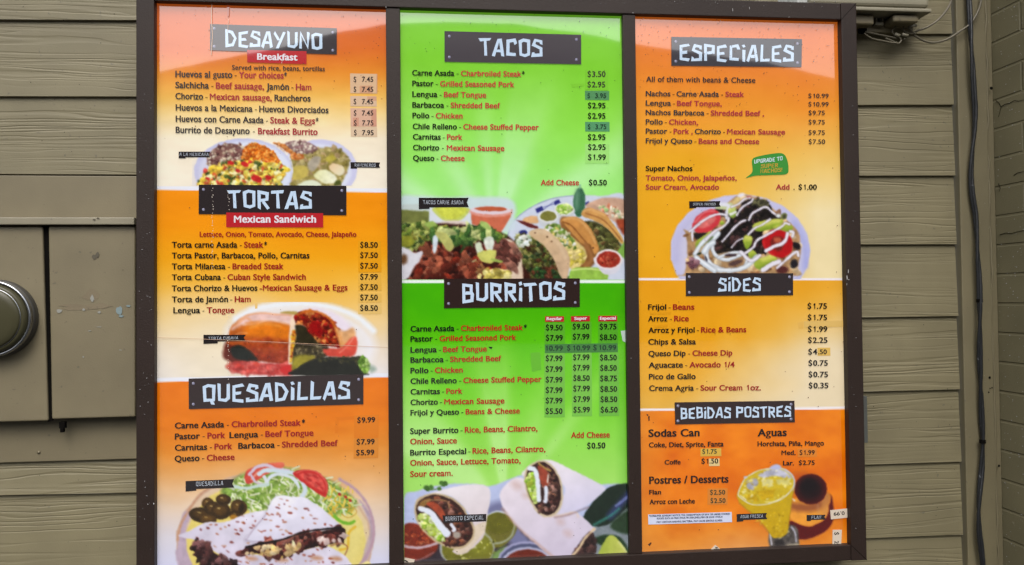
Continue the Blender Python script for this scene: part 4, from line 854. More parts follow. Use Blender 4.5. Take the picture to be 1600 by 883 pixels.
# stickers: zone, corners, colour, lettering lines
STICK = {
'left': [('a', (1283, 437, 1443, 440, 1445, 557, 1284, 555), (226, 188, 150), ['a 30 .0 487|g 1304 1320 $|g 1353 1421 7.45', 'a 30 .0 546|g 1304 1320 $|g 1353 1421 7.45'], [(1440, 440, 1445, 555), (1340, 510, 1415, 555)]),
         ('a', (1284, 571, 1440, 573, 1442, 634, 1285, 632), (226, 192, 160), ['a 30 .0 619|g 1304 1320 $|g 1353 1421 7.45'], [(1385, 574, 1440, 600)]),
         ('a', (1285, 643, 1440, 645, 1442, 755, 1286, 753), (226, 182, 156), ['a 30 .0 687|g 1305 1321 $|g 1353 1421 7.45', 'a 30 .0 746|g 1306 1322 $|g 1354 1422 7.75'], [(1300, 700, 1335, 750), (1410, 650, 1440, 752)]),
         ('a', (1286, 756, 1443, 758, 1445, 815, 1287, 813), (228, 200, 168), ['a 30 .0 804|g 1306 1322 $|g 1354 1423 7.95'], []),
         ('b', (1330, 672, 1466, 672, 1470, 858, 1332, 858), None, [], []), ('c', (1330, 30, 1468, 30, 1470, 130, 1332, 130), None, [], []),
         ('c', (1332, 146, 1470, 146, 1470, 200, 1332, 200), None, [], []), ('c', (1330, 207, 1470, 207, 1471, 268, 1331, 270), None, [], []),
         ('d', (1248, 34, 1388, 28, 1385, 160, 1246, 162), None, [], []), ('d', (1246, 164, 1385, 162, 1384, 274, 1244, 278), None, [], [])],
'middle': [('e', (1195, 540, 1340, 542, 1339, 596, 1196, 594), (88, 150, 96), ['e 28 0 583|K 1211 1226 $|K 1256 1322 3.95'], []), ('e', (1196, 725, 1341, 726, 1342, 783, 1197, 782), (90, 158, 108), ['e 28 0 768|K 1213 1228 $|K 1257 1323 3.75'], []),
           ('e', (1196, 415, 1332, 417, 1332, 536, 1196, 534), None, [], []), ('f', (1196, 20, 1340, 20, 1340, 136, 1196, 136), None, [], []),
           ('g', (955, 322, 1076, 320, 1076, 442, 955, 444), (92, 178, 42), [], []), ('g', (1115, 318, 1234, 316, 1235, 440, 1115, 442), (92, 178, 42), [], []), ('g', (1274, 318, 1392, 316, 1394, 438, 1275, 440), (86, 172, 40), [], []),
           ('g', (954, 503, 1076, 501, 1076, 882, 954, 884), (118, 194, 70), [], []), ('g', (1117, 501, 1236, 499, 1238, 876, 1118, 878), (122, 198, 74), [], []), ('g', (1277, 499, 1396, 497, 1400, 874, 1279, 877), (112, 190, 66), [], []),
           ('g', (956, 449, 1390, 442, 1392, 496, 957, 502), (70, 132, 64), ['g 30 -.006 487|K 963 1064 10.99', 'g 30 -.006 486|K 1089 1109 $|K 1126 1226 10.99', 'g 30 -.006 484|K 1245 1265 $|K 1281 1382 10.99'], [])],
'right': [('l', (452, 222, 570, 219, 571, 264, 452, 266), (222, 178, 70), ['l 26 -.01 251|K 463 545 $1.75'], []), ('l', (500, 279, 560, 277, 561, 320, 501, 321), (230, 204, 140), ['l 28 -.01 306|k 503 553 .50'], []),
          ('k', (1170, 470, 1246, 469, 1247, 517, 1171, 518), (228, 186, 92), ['k 28 0 508|k 1174 1226 .50'], []), ('l', (1003, 221, 1112, 219, 1113, 268, 1004, 270), (228, 134, 40), ['l 26 -.01 257|k 1015 1101 $1.99'], []),
          ('l', (492, 448, 606, 446, 606, 538, 492, 541), (222, 134, 46), ['l 26 -.01 483|K 507 593 $2.50', 'l 26 -.01 530|K 509 595 $2.50'], []), ('k', (1088, 312, 1330, 308, 1332, 345, 1090, 350), None, [], [])]}
HEAD = {
'left': [('a', 'DESAYUNO', (450, 143, 1204, 168, 1204, 325, 450, 300), (540, 277, 1118, 293), 98, (54, 46, 52)), ('b', 'TORTAS', (383, 337, 1261, 344, 1261, 520, 382, 513), (550, 478, 1056, 484), 108, (44, 36, 38)),
         ('q', 'QUESADiLLAS', (78, 35, 1535, 0, 1535, 250, 80, 290), (195, 236, 1425, 204), 152, (52, 40, 40))],
'middle': [('e', 'TACOS', (360, 185, 1173, 207, 1173, 383, 360, 368), (562, 332, 943, 338), 106, (74, 68, 74)), ('g', 'BURRiTOS', (357, 60, 1165, 57, 1165, 228, 357, 235), (465, 198, 1078, 188), 112, (48, 32, 30))],
'right': [('s', 'ESPECiALES', (62, 52, 1483, 78, 1478, 383, 62, 368), (152, 312, 1395, 326), 184, (58, 54, 62)), ('k', 'SiDES', (386, 25, 1025, 27, 1025, 158, 387, 163), (577, 135, 833, 132), 82, (54, 46, 48)),
          ('w', 'BEBiDAS POSTRES', (70, 68, 1533, 48, 1538, 312, 78, 338), (145, 266, 1492, 247), 135, (50, 36, 34))]}
BANNER = {'left': [('a', 'Breakfast', (670, 297, 1024, 305, 1024, 382, 671, 371), (730, 355, 970, 360), 38), ('b', 'Mexican Sandwich', (546, 503, 1123, 507, 1123, 592, 546, 590), (592, 563, 1081, 563), 42)],
          'middle': [('g', 'Regular', (958, 283, 1071, 282, 1071, 315, 958, 316), (967, 306, 1060, 305), 18), ('g', 'Super', (1112, 282, 1225, 280, 1225, 313, 1112, 315), (1132, 305, 1208, 303), 18), ('g', 'Especial', (1275, 280, 1387, 279, 1387, 312, 1275, 314), (1284, 304, 1379, 302), 18)], 'right': []}
FLAG = {'left': [('B', 'A LA MEXICANA', (20, 155, 258, 155, 250, 178, 258, 198, 72, 198, 72, 206, 20, 206), (26, 186, 246, 188), 25), ('B', 'RANCHEROS', (1322, 234, 1546, 237, 1538, 258, 1546, 278, 1372, 276, 1372, 284, 1322, 284), (1354, 268, 1512, 270), 24),
                 ('T', 'TORTA CUBANA', (-72, 315, 320, 315, 300, 342, 320, 372, 60, 378, 60, 395, -72, 400), (-28, 362, 248, 356), 28), ('U', 'QUESADiLLA', (125, 184, 503, 168, 490, 204, 505, 234, 208, 246, 208, 258, 125, 266), (206, 224, 418, 216), 36)],
        'middle': [('M', 'TACOS CARNE ASADA', (130, 107, 477, 107, 465, 138, 478, 172, 205, 174, 205, 184, 130, 186), (158, 152, 440, 152), 28), ('R', 'BURRiTO ESPECiAL', (290, 396, 592, 386, 590, 436, 300, 448), (312, 434, 572, 424), 30)],
        'right': [('N', 'SUPER NACHOS', (232, 124, 542, 121, 530, 150, 542, 178, 302, 182, 302, 190, 234, 194), (270, 164, 492, 164), 26), ('v', 'AGUA FRESCA', (124, 520, 402, 510, 392, 538, 404, 566, 186, 574, 186, 586, 125, 592), (158, 558, 366, 552), 30), ('v', 'FLAN', (768, 528, 942, 526, 932, 548, 944, 570, 806, 574, 806, 584, 768, 584), (814, 564, 900, 562), 30)]}
# ---------------------------------------------------------------- setting: ground, unseen mound added for the poster reflection
def structure(o): o['kind'] = 'structure'; return o
structure(mesh('ground', [(-400, -400, 0), (400, -400, 0), (400, 60, 0), (-400, 60, 0)], [(0, 1, 2, 3)], M_ASPH))
# mound added behind the camera, ridge shaped to the posters' sky reflection edge
HD = 46.0
prof = [(0, 70), (120, 96), (243, 112), (330, 96), (430, 77), (520, 52), (605, 38), (700, 34), (800, 37), (900, 50), (990, 68), (1090, 82), (1200, 99), (1310, 124), (1450, 150), (1600, 180)]
rid = []
for x, y in prof:
    q = at(x, y, 0); d = Vector((q.x - EYEP.x, -DIST, q.z - EYEP.z)); t = HD / DIST
    rid.append(Vector((q.x + d.x * t, -HD, q.z + d.z * t)))
v, f = [], []; n = len(rid)
L0, R0 = rid[0], rid[-1]
rid = [Vector((L0.x - 60, -HD, 4)), Vector((L0.x - 20, -HD, L0.z * .8))] + rid + [Vector((R0.x + 20, -HD, R0.z * .7)), Vector((R0.x + 60, -HD, 3))]
n = len(rid)
for k, (h, dy) in enumerate(((-.02, 20), (.45, 12), (.8, 5), (1, 0), (.95, -14), (.6, -40), (-.02, -80))):
    v += [Vector((p.x, p.y + dy, p.z * h)) for p in rid]
f = [(k * n + i, k * n + i + 1, (k + 1) * n + i + 1, (k + 1) * n + i) for k in range(6) for i in range(n - 1)]
structure(mesh('unseen_mound', v, f, M_MOUND, smooth=True))

# ---------------------------------------------------------------- clapboard wall
R = random.Random(1)
wall = thing('clapboard_wall', (0.2, WALL, 0), 'tan painted lap siding wall with embossed wood grain behind the menu board', 'wall')


def siding(bottoms, xa, xb, lap=.0095, exp=.168):
    """bottoms: photo points (x0, y0, x1, y1) of each board's lower edge, top to bottom"""
    lines = []
    for x0, y0, x1, y1 in bottoms:
        a, b = at(x0, y0, WALL - lap), at(x1, y1, WALL - lap); s = (b.z - a.z) / (b.x - a.x)
        lines.append((a.z + s * (xa - a.x), a.z + s * (xb - a.x)))
    while lines[0][0] < 3.2: lines.insert(0, (lines[0][0] + exp, lines[0][1] + exp))
    while lines[-1][0] > .2: lines.append((lines[-1][0] - exp, lines[-1][1] - exp))
    v, f = [], []
    for i, (za, zb) in enumerate(lines):
        ta, tb = (lines[i - 1][0], lines[i - 1][1]) if i else (za + exp, zb + exp)
        k = len(v)
        v += [(xa, WALL - .002, ta), (xb, WALL - .002, tb), (xa, WALL - lap, za + .0012), (xb, WALL - lap, zb + .0012), (xa, WALL - lap + .002, za), (xb, WALL - lap + .002, zb), (xa, WALL - .002, za), (xb, WALL - .002, zb)]
        f += [(k, k + 2, k + 3, k + 1), (k + 2, k + 4, k + 5, k + 3), (k + 4, k + 6, k + 7, k + 5)]
    return v, f


XC = at(1553.5, 440, WALL).x          # the corner with the brick wall
X1 = at(1503, 440, WALL - .02).x      # left edge of the corner board
v, f = siding([(0, 31, 213, 32), (0, 151, 213, 151.4), (0, 272.5, 213, 273.5), (0, 722.4, 213, 717.4), (0, 774.8, 213, 770.5)], -2.6, .22)
mesh('siding', v, f, M_SIDE, wall)
v, f = siding([(1345, 53.5, 1500, 53), (1345, 164.6, 1500, 164), (1345, 275.2, 1500, 274.8), (1345, 382.6, 1500, 382.2), (1345, 496.8, 1500, 494.4), (1345, 613, 1500, 609), (1350, 727, 1503, 722), (1352, 842, 1505, 836)], .22, X1 - .0035)
mesh('siding', v, f, M_SIDE, wall)
# trim board in the corner, with its caulk bead
trim = thing('corner_trim_board', (X1, WALL, 0), 'tan vertical trim board between the lap siding and the painted brick wall', 'trim board')
X2 = at(1549, 440, WALL - .02).x
MB().box((X1, WALL - .020, 0), (X2, WALL + .01, 3.2)).build('board', M_TRIM, trim, .0025)
MB().box((X2 + .003, WALL - .012, 0), (XC - .001, WALL + .01, 3.2)).build('filler_strip', M_TRIM, trim, .002)
R = random.Random(3)
cz = [(X2 + .002 + R.uniform(-.003, .0035), WALL - .0150 + R.uniform(-.003, .001), z) for z in np.arange(.3, 3.0, .035)]
MB().tube(cz, .0032, 6).build('caulk_bead', M_TRIM, trim, smooth=True)
b = MB()
for (x, y), r in (((1546.5, 590), .0032), ((1550, 606), .0018), ((1547, 607), .0014), ((1545, 613), .0018), ((1549, 138), .0042), ((1561, 728), .003)):
    p = at(x, y, WALL - .021); b.lathe((p.x, p.y, p.z), ((r, 0), (r * .7, .0012), (.0001, .0014)), 10)
b.build('nail_hole', M_DARK, trim)
# brick return wall
M_BRICK = painted('painted_brick', (.165, .147, .082), 0, .6, .5, (.32, .30, .22), .4)
L = M_BRICK.node_tree.links; bb = M_BRICK.node_tree.nodes['Principled BSDF']
g = N(M_BRICK, 'ShaderNodeNewGeometry'); sp = N(M_BRICK, 'ShaderNodeSeparateXYZ'); L.new(g.outputs['Position'], sp.inputs[0])
cb = N(M_BRICK, 'ShaderNodeCombineXYZ'); L.new(sp.outputs['Y'], cb.inputs['X']); L.new(sp.outputs['Z'], cb.inputs['Y'])
zc = at(1556, 71, WALL).z
mp = N(M_BRICK, 'ShaderNodeMapping'); mp.inputs['Location'].default_value = (.115, -(zc % .0712), 0); L.new(cb.outputs[0], mp.inputs['Vector'])
br = N(M_BRICK, 'ShaderNodeTexBrick', Scale=1.0); br.inputs['Mortar Size'].default_value = .004; br.inputs['Mortar Smooth'].default_value = .6; br.inputs['Brick Width'].default_value = .205; br.inputs['Row Height'].default_value = .0712
L.new(mp.outputs[0], br.inputs['Vector'])
bp = N(M_BRICK, 'ShaderNodeBump', Strength=.9, Distance=.004, invert=True); L.new(br.outputs['Fac'], bp.inputs['Height'])
old = bb.inputs['Normal'].links[0].from_socket; L.new(old, bp.inputs['Normal']); L.new(bp.outputs[0], bb.inputs['Normal'])
brick = thing('brick_wall', (XC, WALL, 0), 'olive tan painted brick side wall at the right edge, with dark cracks', 'wall')
MB().box((XC, -.42, 0), (XC + .2, WALL + .2, 3.2)).build('brickwork', M_BRICK, brick)


def on_brick(x, y):
    d = fw + rt * ((x - PW / 2) / FPX) - up * ((y - PH / 2) / FPX); return EYEP + d * ((XC - .0006 - EYEP.x) / d.x)


b = MB()
for pts in ([(1556, 157), (1561, 161), (1564, 168), (1562, 176), (1560, 183)], [(1564, 167), (1570, 163), (1578, 161), (1585, 157), (1592, 158), (1600, 156)], [(1584, 274), (1590, 270), (1600, 268)], [(1562, 367), (1572, 364), (1580, 365), (1590, 362), (1600, 360)], [(1560, 287), (1563, 294), (1561, 300)]):
    b.tube([on_brick(*p) for p in pts], .0008, 5, .0004)
b.build('crack', M_DARK, brick)

R = random.Random(77); b = MB()
for k in range(150):
    y = R.uniform(5, 878); c0 = on_brick(R.uniform(1556, 1600), y); r = R.uniform(.0005, .0013)
    c0.x -= .0003; n_ = 6; b.add([c0 + Vector((0, math.cos(a) * r * 1.6, math.sin(a) * r)) for a in (j * 6.2832 / n_ for j in range(n_))], [list(range(n_))])
o = b.build('paint_specks', M_SCUFF, brick); o['kind'] = 'stuff'
b = MB()
for k in range(80):
    c0 = at(R.uniform(1506, 1547), R.uniform(5, 878), WALL - .0206); r = R.uniform(.0004, .001)
    b.add([c0 + Vector((math.cos(a) * r, 0, math.sin(a) * r)) for a in (j * 6.2832 / 6 for j in range(6))], [list(range(6))[::-1]])
b.build('paint_specks', mat('pale_dust', (.24, .22, .16), .8), trim)['kind'] = 'stuff'
b = MB()
for k in range(90):
    x, y = (R.uniform(4, 208), R.uniform(5, 878)) if k % 2 else (R.uniform(1350, 1492), R.uniform(60, 878))
    if x < 212 and 265 < y < 730: continue
    c0 = at(x, y, WALL - .0102); r = R.uniform(.0004, .0012)
    b.add([c0 + Vector((math.cos(a) * r * R.uniform(.6, 1.2), 0, math.sin(a) * r)) for a in (j * 6.2832 / 6 for j in range(6))], [list(range(6))[::-1]])
b.build('dark_nicks', M_DARK, wall)['kind'] = 'stuff'

# ---------------------------------------------------------------- electrical cabinet with the round meter
M_PRIMER = mat('bared_primer', (.21, .21, .185), .7); M_TAPE = mat('blue_grey_tape', (.15, .20, .205), .6); M_GRIME = mat('brown_grime', (.07, .06, .04), .8)
cab = thing('meter_cabinet', tuple(at(75, 655, WALL)), 'flat tan painted electrical cabinet with two smooth doors left of the menu board', 'electrical cabinet')
YD = WALL - .045
x_r = at(216, 440, WALL).x + .02
za, zb = at(100, 274.5, WALL - .012).z, at(100, 720.5, WALL - .012).z
MB().box((-2.2, WALL - .0105, zb), (x_r, WALL + .004, za)).build('backboard', M_FLAT, cab, .0015)
MB().box((-2.2, YD + .012, at(60, 653, YD).z), (at(211, 600, YD).x, WALL - .013, at(60, 352, YD).z)).build('case', M_FLAT, cab, .002)
dr = [(75.4, 353.5), (211.2, 353), (211.2, 651.5), (80.8, 655.2)]
MB().slab(dr, YD, YD + .018).build('door', M_FLAT, cab, .004, seg=3)
p0, p1, p2 = at(66.3, 354, YD), at(75.2, 657.6, YD), at(-60, 657.6, YD)
MB().add([(-2.2, YD, p0.z), (p0.x, YD, p0.z), (p1.x, YD, p1.z), (-2.2, YD, p1.z - .004)] + [(-2.2, YD + .018, p0.z), (p0.x, YD + .018, p0.z), (p1.x, YD + .018, p1.z), (-2.2, YD + .018, p1.z - .004)],
         [(0, 1, 2, 3), (7, 6, 5, 4), (0, 4, 5, 1), (1, 5, 6, 2), (2, 6, 7, 3), (3, 7, 4, 0)]).build('door', M_FLAT, cab, .004, seg=3)
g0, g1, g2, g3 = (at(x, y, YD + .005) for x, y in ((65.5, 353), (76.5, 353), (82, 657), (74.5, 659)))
MB().add([g0, g1, g2, g3] + [p + Vector((0, .006, 0)) for p in (g0, g1, g2, g3)], [(0, 1, 2, 3), (7, 6, 5, 4), (0, 4, 5, 1), (1, 5, 6, 2), (2, 6, 7, 3), (3, 7, 4, 0)]).build('door_gap_shade', M_DARK, cab)  # black strip standing in for the shade between the doors
h0, h1 = at(100, 339.6, YD - .012), at(100, 351, YD - .012)
MB().box((-2.2, YD - .012, h1.z), (at(209.5, 345, YD - .012).x, WALL - .013, h0.z)).build('rain_hood', M_HOOD, cab, .002)
# worn paint on the right-hand door: a peeled patch, scraps of tape, small scratches
b = MB()
def chip(b, x, y, rx, ry, yy, seed, n=11):
    R = random.Random(seed); P = [at(x + rx * math.cos(a) * R.uniform(.6, 1.15), y + ry * math.sin(a) * R.uniform(.6, 1.15), yy) for a in (k * 6.2832 / n for k in range(n))]
    b.add(P, [list(range(n))[::-1]])
for q in ((142, 462, 15, 10), (128, 481, 36, 5), (112, 477, 20, 3), (152, 478, 22, 5)): chip(b, *q, YD - .0004 - .0001 * len(b.f), int(q[0]))
b.build('paint_scar', painted('bare_older_paint', (.14, .112, .066), 0, .6), cab)
for q in ((144, 466, 3.2, 5.5), (155, 488, 2.6, 2.4), (131, 484, 3, 2), (93, 486, 4.5, 3.2), (130, 558, 1.6, 1.2), (155, 511, 4, .8), (140, 517, 3, .7), (188, 547, 3, 1)): b = MB(); chip(b, *q, YD - .0012, int(q[0] + q[1])); b.build('paint_chip', M_PRIMER, cab)
for q in ((186, 486, 6, 7.5), (201, 478, 4.5, 1.8), (189, 494, 5, 2)): b = MB(); chip(b, *q, YD - .0012, int(q[0])); b.build('tape_scrap', M_TAPE, cab)
for q in ((147, 401, 4.4, 4.2), (152, 398, 3, 5), (192, 422, 1, 1), (147, 343, 3, 1.2), (153, 341, 2.5, 1.2)): b = MB(); chip(b, *q, YD - .0135 if q[1] < 350 else YD - .0012, int(q[0] * 3)); b.build('dirt_smudge', M_GRIME, cab)
# hasp under the door
p = at(95, 660, YD); MB().box((p.x - .006, YD + .004, p.z - .014), (p.x + .006, YD + .016, p.z)).box((p.x - .003, YD + .002, p.z - .022), (p.x + .004, YD + .012, p.z - .013)).build('latch', M_DARK, cab, .0015)
p = at(60, 707, WALL - .013); MB().lathe((p.x, WALL - .0105, p.z), ((.0036, 0), (.0036, .0015), (.0001, .0028)), 12).build('screw', M_FLAT, cab, smooth=True)

mc = at(-15, 498, YD - .03); mr = (at(50, 498, YD - .03) - mc).length
met = thing('electric_meter', (mc.x, YD, mc.z), 'round glass electric meter with a bright metal ring on the left cabinet door', 'electric meter')
C = (mc.x, YD, mc.z)
MB().lathe(C, ((mr, 0), (mr, .012), (mr * .99, .017), (mr * .96, .0185), (mr * .93, .018), (mr * .93, .008)), 72).build('collar', M_COLLAR, met, smooth=True)
MB().lathe(C, ((mr * .975, .016), (mr * .98, .026), (mr * .965, .031), (mr * .925, .032), (mr * .90, .029), (mr * .895, .012)), 72).build('ring', M_CHROME, met, smooth=True)
MB().lathe(C, ((mr * .90, .02), (mr * .89, .030), (mr * .85, .036), (mr * .80, .038), (mr * .775, .0375), (mr * .765, .041), (mr * .73, .0435), (mr * .6, .046), (mr * .35, .048), (mr * .01, .049)), 72).build('glass_dome', M_GLASS, met, smooth=True)
MB().lathe(C, ((mr * .782, .0376), (mr * .776, .0400), (mr * .768, .0395)), 72).build('dome_rim', M_CHROME, met, smooth=True)

# ---------------------------------------------------------------- junction box, bracket and wires at the top right
YN = WALL - .075
nid = thing('utility_box', tuple(at(1395, 35, WALL)), 'tan telephone junction box on the siding right of the board, wires hanging below', 'junction box')
a, c = at(1330, 14, YN), at(1452, 14, YN)
prof = [(0, -.012), (-.0, .004), (-.006, .014), (-.02, .022), (-.06, .026), (-.2, .028)]
bx = MB(); bx.box((a.x - .1, YN, at(1400, 10.5, YN).z), (c.x + .002, WALL - .004, a.z + .30)); bx.build('lid', M_NID, nid, .012, seg=4, smooth=False)
MB().box((a.x - .11, YN - .008, at(1400, 19.5, YN).z), (c.x + .001, WALL - .004, at(1400, 13.6, YN).z)).build('lid_lip', M_NID, nid, .003)
z0 = at(1400, 21, YN).z
MB().box((a.x - .1, YN + .012, at(1400, 36.5, YN).z), (at(1366.5, 30, YN + .012).x, WALL - .012, z0)).build('base', M_FLAT, nid, .006, seg=3)
MB().box((at(1398, 30, YN).x, YN + .004, at(1400, 33, YN).z), (at(1438, 30, YN).x, WALL - .012, z0)).build('cable_port', M_FLAT, nid, .007, seg=3)
MB().box((a.x - .1, WALL - .028, at(1400, 51, WALL - .03).z), (at(1428, 45, WALL - .03).x, WALL - .011, at(1400, 36, WALL - .03).z)).build('mounting_plate', M_FLAT, nid, .002)
q = at(1374, 37, WALL - .04); MB().box((q.x - .010, WALL - .042, q.z - .004), (q.x + .010, WALL - .028, q.z + .004)).box((q.x - .010, WALL - .042, q.z + .0042), (q.x - .006, WALL - .028, q.z + .012)).box((q.x + .006, WALL - .042, q.z + .0042), (q.x + .010, WALL - .028, q.z + .012)).build('bracket', M_NID, nid, .0012)
q = at(1348, 46, WALL - .03); MB().box((q.x - .012, WALL - .036, q.z - .012), (q.x + .008, WALL - .0285, q.z + .012)).build('port_hole', M_DARK, nid, .003)
b = MB()
for pts in ([(1412, 33), (1411, 42), (1414, 50), (1424, 53)], [(1417, 37), (1422, 46), (1430, 53)], [(1415, 36), (1400, 42), (1394, 50), (1402, 56)], [(1350, 52), (1362, 60), (1380, 64), (1395, 67), (1402, 66)], [(1352, 50), (1372, 54), (1392, 58), (1400, 60)], [(1402, 56), (1408, 62), (1404, 68), (1396, 66)], [(1408, 54), (1416, 58), (1412, 62)], [(1384, 60), (1394, 64), (1401, 68)]):
    b.tube([at(x, y, WALL - .045 - .004 * i) for i, (x, y) in enumerate(spline(pts, 5, False))][:99] if False else [at(x, y, WALL - .04) for x, y in spline(pts, 5, False)], .0021, 6)
b.build('loose_wire', M_WIRE, nid, smooth=True)
for (x, y), l in (((1402, 55), .010), ((1414, 55), .012)):
    p = at(x, y, WALL - .044); MB().tube([p - Vector((l * .6, 0, -.002)), p, p + Vector((l * .6, 0, -.001))], .0042, 8).build('wire_splice', M_NID, nid, smooth=True)
p = at(1422, 40, WALL - .045); MB().tube([p, p + Vector((.016, 0, 0))], .0035, 8).build('screw_terminal', mat('zinc', (.4, .39, .34), .35, .5, .6), nid, smooth=True)
wire = thing('thin_wire', tuple(at(1450, 66, WALL - .02)), 'thin tan painted wire looping from the junction box across to the black cable', 'wire')
b = MB()
b.tube([at(x, y, WALL - .038) for x, y in spline([(1487, -14), (1486, 2), (1479, 16), (1466, 31), (1450, 42), (1434, 48), (1424, 53)], 6, False)], .0024, 8)
b.tube([at(x, y, WALL - .034) for x, y in spline([(1424, 50), (1430, 56), (1442, 63), (1455, 66.5), (1470, 65), (1484, 59.5), (1500, 49), (1514, 39), (1524, 26), (1531, 10), (1535, -12)], 6, False)], .0026, 8)
b.build('strand', M_WIRE, wire, smooth=True)
cable = thing('black_cable', tuple(at(1530, 860, WALL - .03)), 'thick black cable running loosely down the corner trim board', 'cable')
cp = [(1511, -60), (1513.5, -10), (1515, 20), (1517, 60), (1519.5, 100), (1521.5, 140), (1523.5, 175), (1522.5, 205), (1519.5, 235), (1517.5, 262), (1517.5, 285), (1520, 310), (1524, 335), (1526, 365), (1527.5, 400), (1530, 440), (1531, 500), (1531, 560), (1532.5, 610), (1534, 655), (1535.5, 690), (1534, 730), (1531, 765), (1529, 800), (1530, 830), (1533.5, 862), (1537, 900), (1538, 960)]
R = random.Random(12); run = [at(x, y, WALL - .034 - .004 * math.sin(y / 60)) for x, y in spline(cp, 10, False)]
for sd in (1, -1):       # two jacketed strands lying together with a slow twist
    MB().tube([p + Vector((math.cos(p.z * 17 + math.sin(p.z * 5)), math.sin(p.z * 17 + math.sin(p.z * 5)), 0)) * (.0027 * sd) + Vector((R.uniform(-.0004, .0004), 0, 0)) for p in run], .0041, 10).build('jacket', M_CABLE, cable, smooth=True)
for y, x in ((470, 1530.6), (690, 1535.3)): p = at(x, y, WALL - .036); MB().tube([p - Vector((0, 0, .004)), p + Vector((0, 0, .004))], .0074, 12).build('cable_tie', M_DARK, cable)

# ---------------------------------------------------------------- the dark frame of the menu board
frame = thing('menu_board_frame', tuple(at(780, 880, WALL)), 'dark bronze metal frame holding three lit menu posters side by side', 'menu board')
YB = WALL - .014
def fx(px, py): return at(px, py, FRONT).x
def fz(px, py): return at(px, py, FRONT).z
XL0, XL1 = fx(212.6, 440), fx(241, 440); XR0, XR1 = fx(1322.3, 440), fx(1346.3, 440)
ZT0, ZT1 = fz(780, 15.6), fz(1339, 5); ZB1, ZB0 = fz(1331, 852), fz(1355.4, 875.3)
A1, A2, B1, B2 = fx(605.4, 440), fx(627.8, 440), fx(979, 440), fx(998.9, 440)
def bar(o): o.build
MB().box((XL0, FRONT, ZB0), (XL1, YB, ZT1)).build('stile', M_FRAME, frame, .0018)
MB().box((XR0, FRONT, ZB0), (XR1, YB, ZT1)).build('stile', M_FRAME, frame, .0018)
MB().box((XL1 + .0004, FRONT + .0012, ZT0), (XR0 - .0004, YB, ZT1 - .0008)).build('rail', M_FRAME, frame, .0018)
MB().box((XL1 + .0004, FRONT + .0012, ZB0 + .0008), (XR0 - .0004, YB, ZB1)).build('rail', M_FRAME, frame, .0018)
MB().box((A1, FRONT + .004, ZB1 + .0004), (A2, .03, ZT0 - .0004)).build('mullion', M_FRAME, frame, .0014)
MB().box((B1, FRONT + .004, ZB1 + .0004), (B2, .03, ZT0 - .0004)).build('mullion', M_FRAME, frame, .0014)
MB().box((XL1 + .0004, .006, ZB1 + .0004), (XR0 - .0004, YB - .002, ZT0 - .0004)).build('back_panel', M_DARK, frame)
# mitre cuts at the corners
for (xa, za, xb, zb2) in ((XR0, ZT0, XR1, ZT1), (XR0, ZB1, XR1, ZB0)):
    d = Vector((xb - xa, 0, zb2 - za)).normalized(); nn = Vector((-d.z, 0, d.x)) * .0006
    p, q = Vector((xa, FRONT - .0003, za)), Vector((xb, FRONT - .0003, zb2)); MB().add([p + nn, q + nn, q - nn, p - nn], [(0, 1, 2, 3)]).build('mitre_joint', M_DARK, frame)
R = random.Random(8)
for q in ((1325.5, 424, .5, 4), (1323.6, 434, .8, 4), (1326.3, 437, .6, 1), (1323, 444, .4, 2), (240.2, 787, .8, 1.6), (231, 788, .8, .7), (226, 752, .4, .9), (226, 811, .5, .5), (603, 11, 1, .7), (989, 20, .9, .5), (1233, 26.5, .7, .5), (1145, 16, .35, 3), (1171, 13, .3, 2.5)): b = MB(); chip(b, *q, FRONT - .0004, int(q[1])); b.build('paint_chip', M_SCUFF, frame)
b = MB()      # rain drops standing on the metal
M_DROP = mat('water_drop', (.05, .045, .045), .03, 1.0)
for k in range(150):
    s_ = R.random()
    if s_ < .4: x, y = R.uniform(216, 238), R.uniform(60, 870)
    elif s_ < .7: x, y = R.uniform(620, 1330), R.uniform(2, 11)
    elif s_ < .85: x, y = R.choice((R.uniform(608, 624), R.uniform(982, 995))), R.uniform(60, 860)
    else: x, y = R.uniform(1325, 1342), R.uniform(60, 840)
    mull = 600 < x < 630 and y > 30 or 975 < x < 1000 and y > 30
    yy = FRONT + .0042 if mull else (FRONT + .0014 if y < 14 else FRONT + .0002); p = at(x, y, yy); r = R.uniform(.0005, .0016)
    b.lathe((p.x, yy, p.z), ((r, 0), (r * .8, r * .35), (r * .1, r * .55)), 7)
b.build('water_drop', M_DROP, frame, smooth=True)['kind'] = 'stuff'
MB().box((XR1 - .004, WALL - .05, at(1355, 692, WALL - .05).z), (at(1355.5, 650, WALL - .05).x, WALL - .02, at(1350, 619, WALL - .05).z)).build('side_bracket', painted('grey_bracket', (.06, .065, .06), 0, .5), frame, .001)

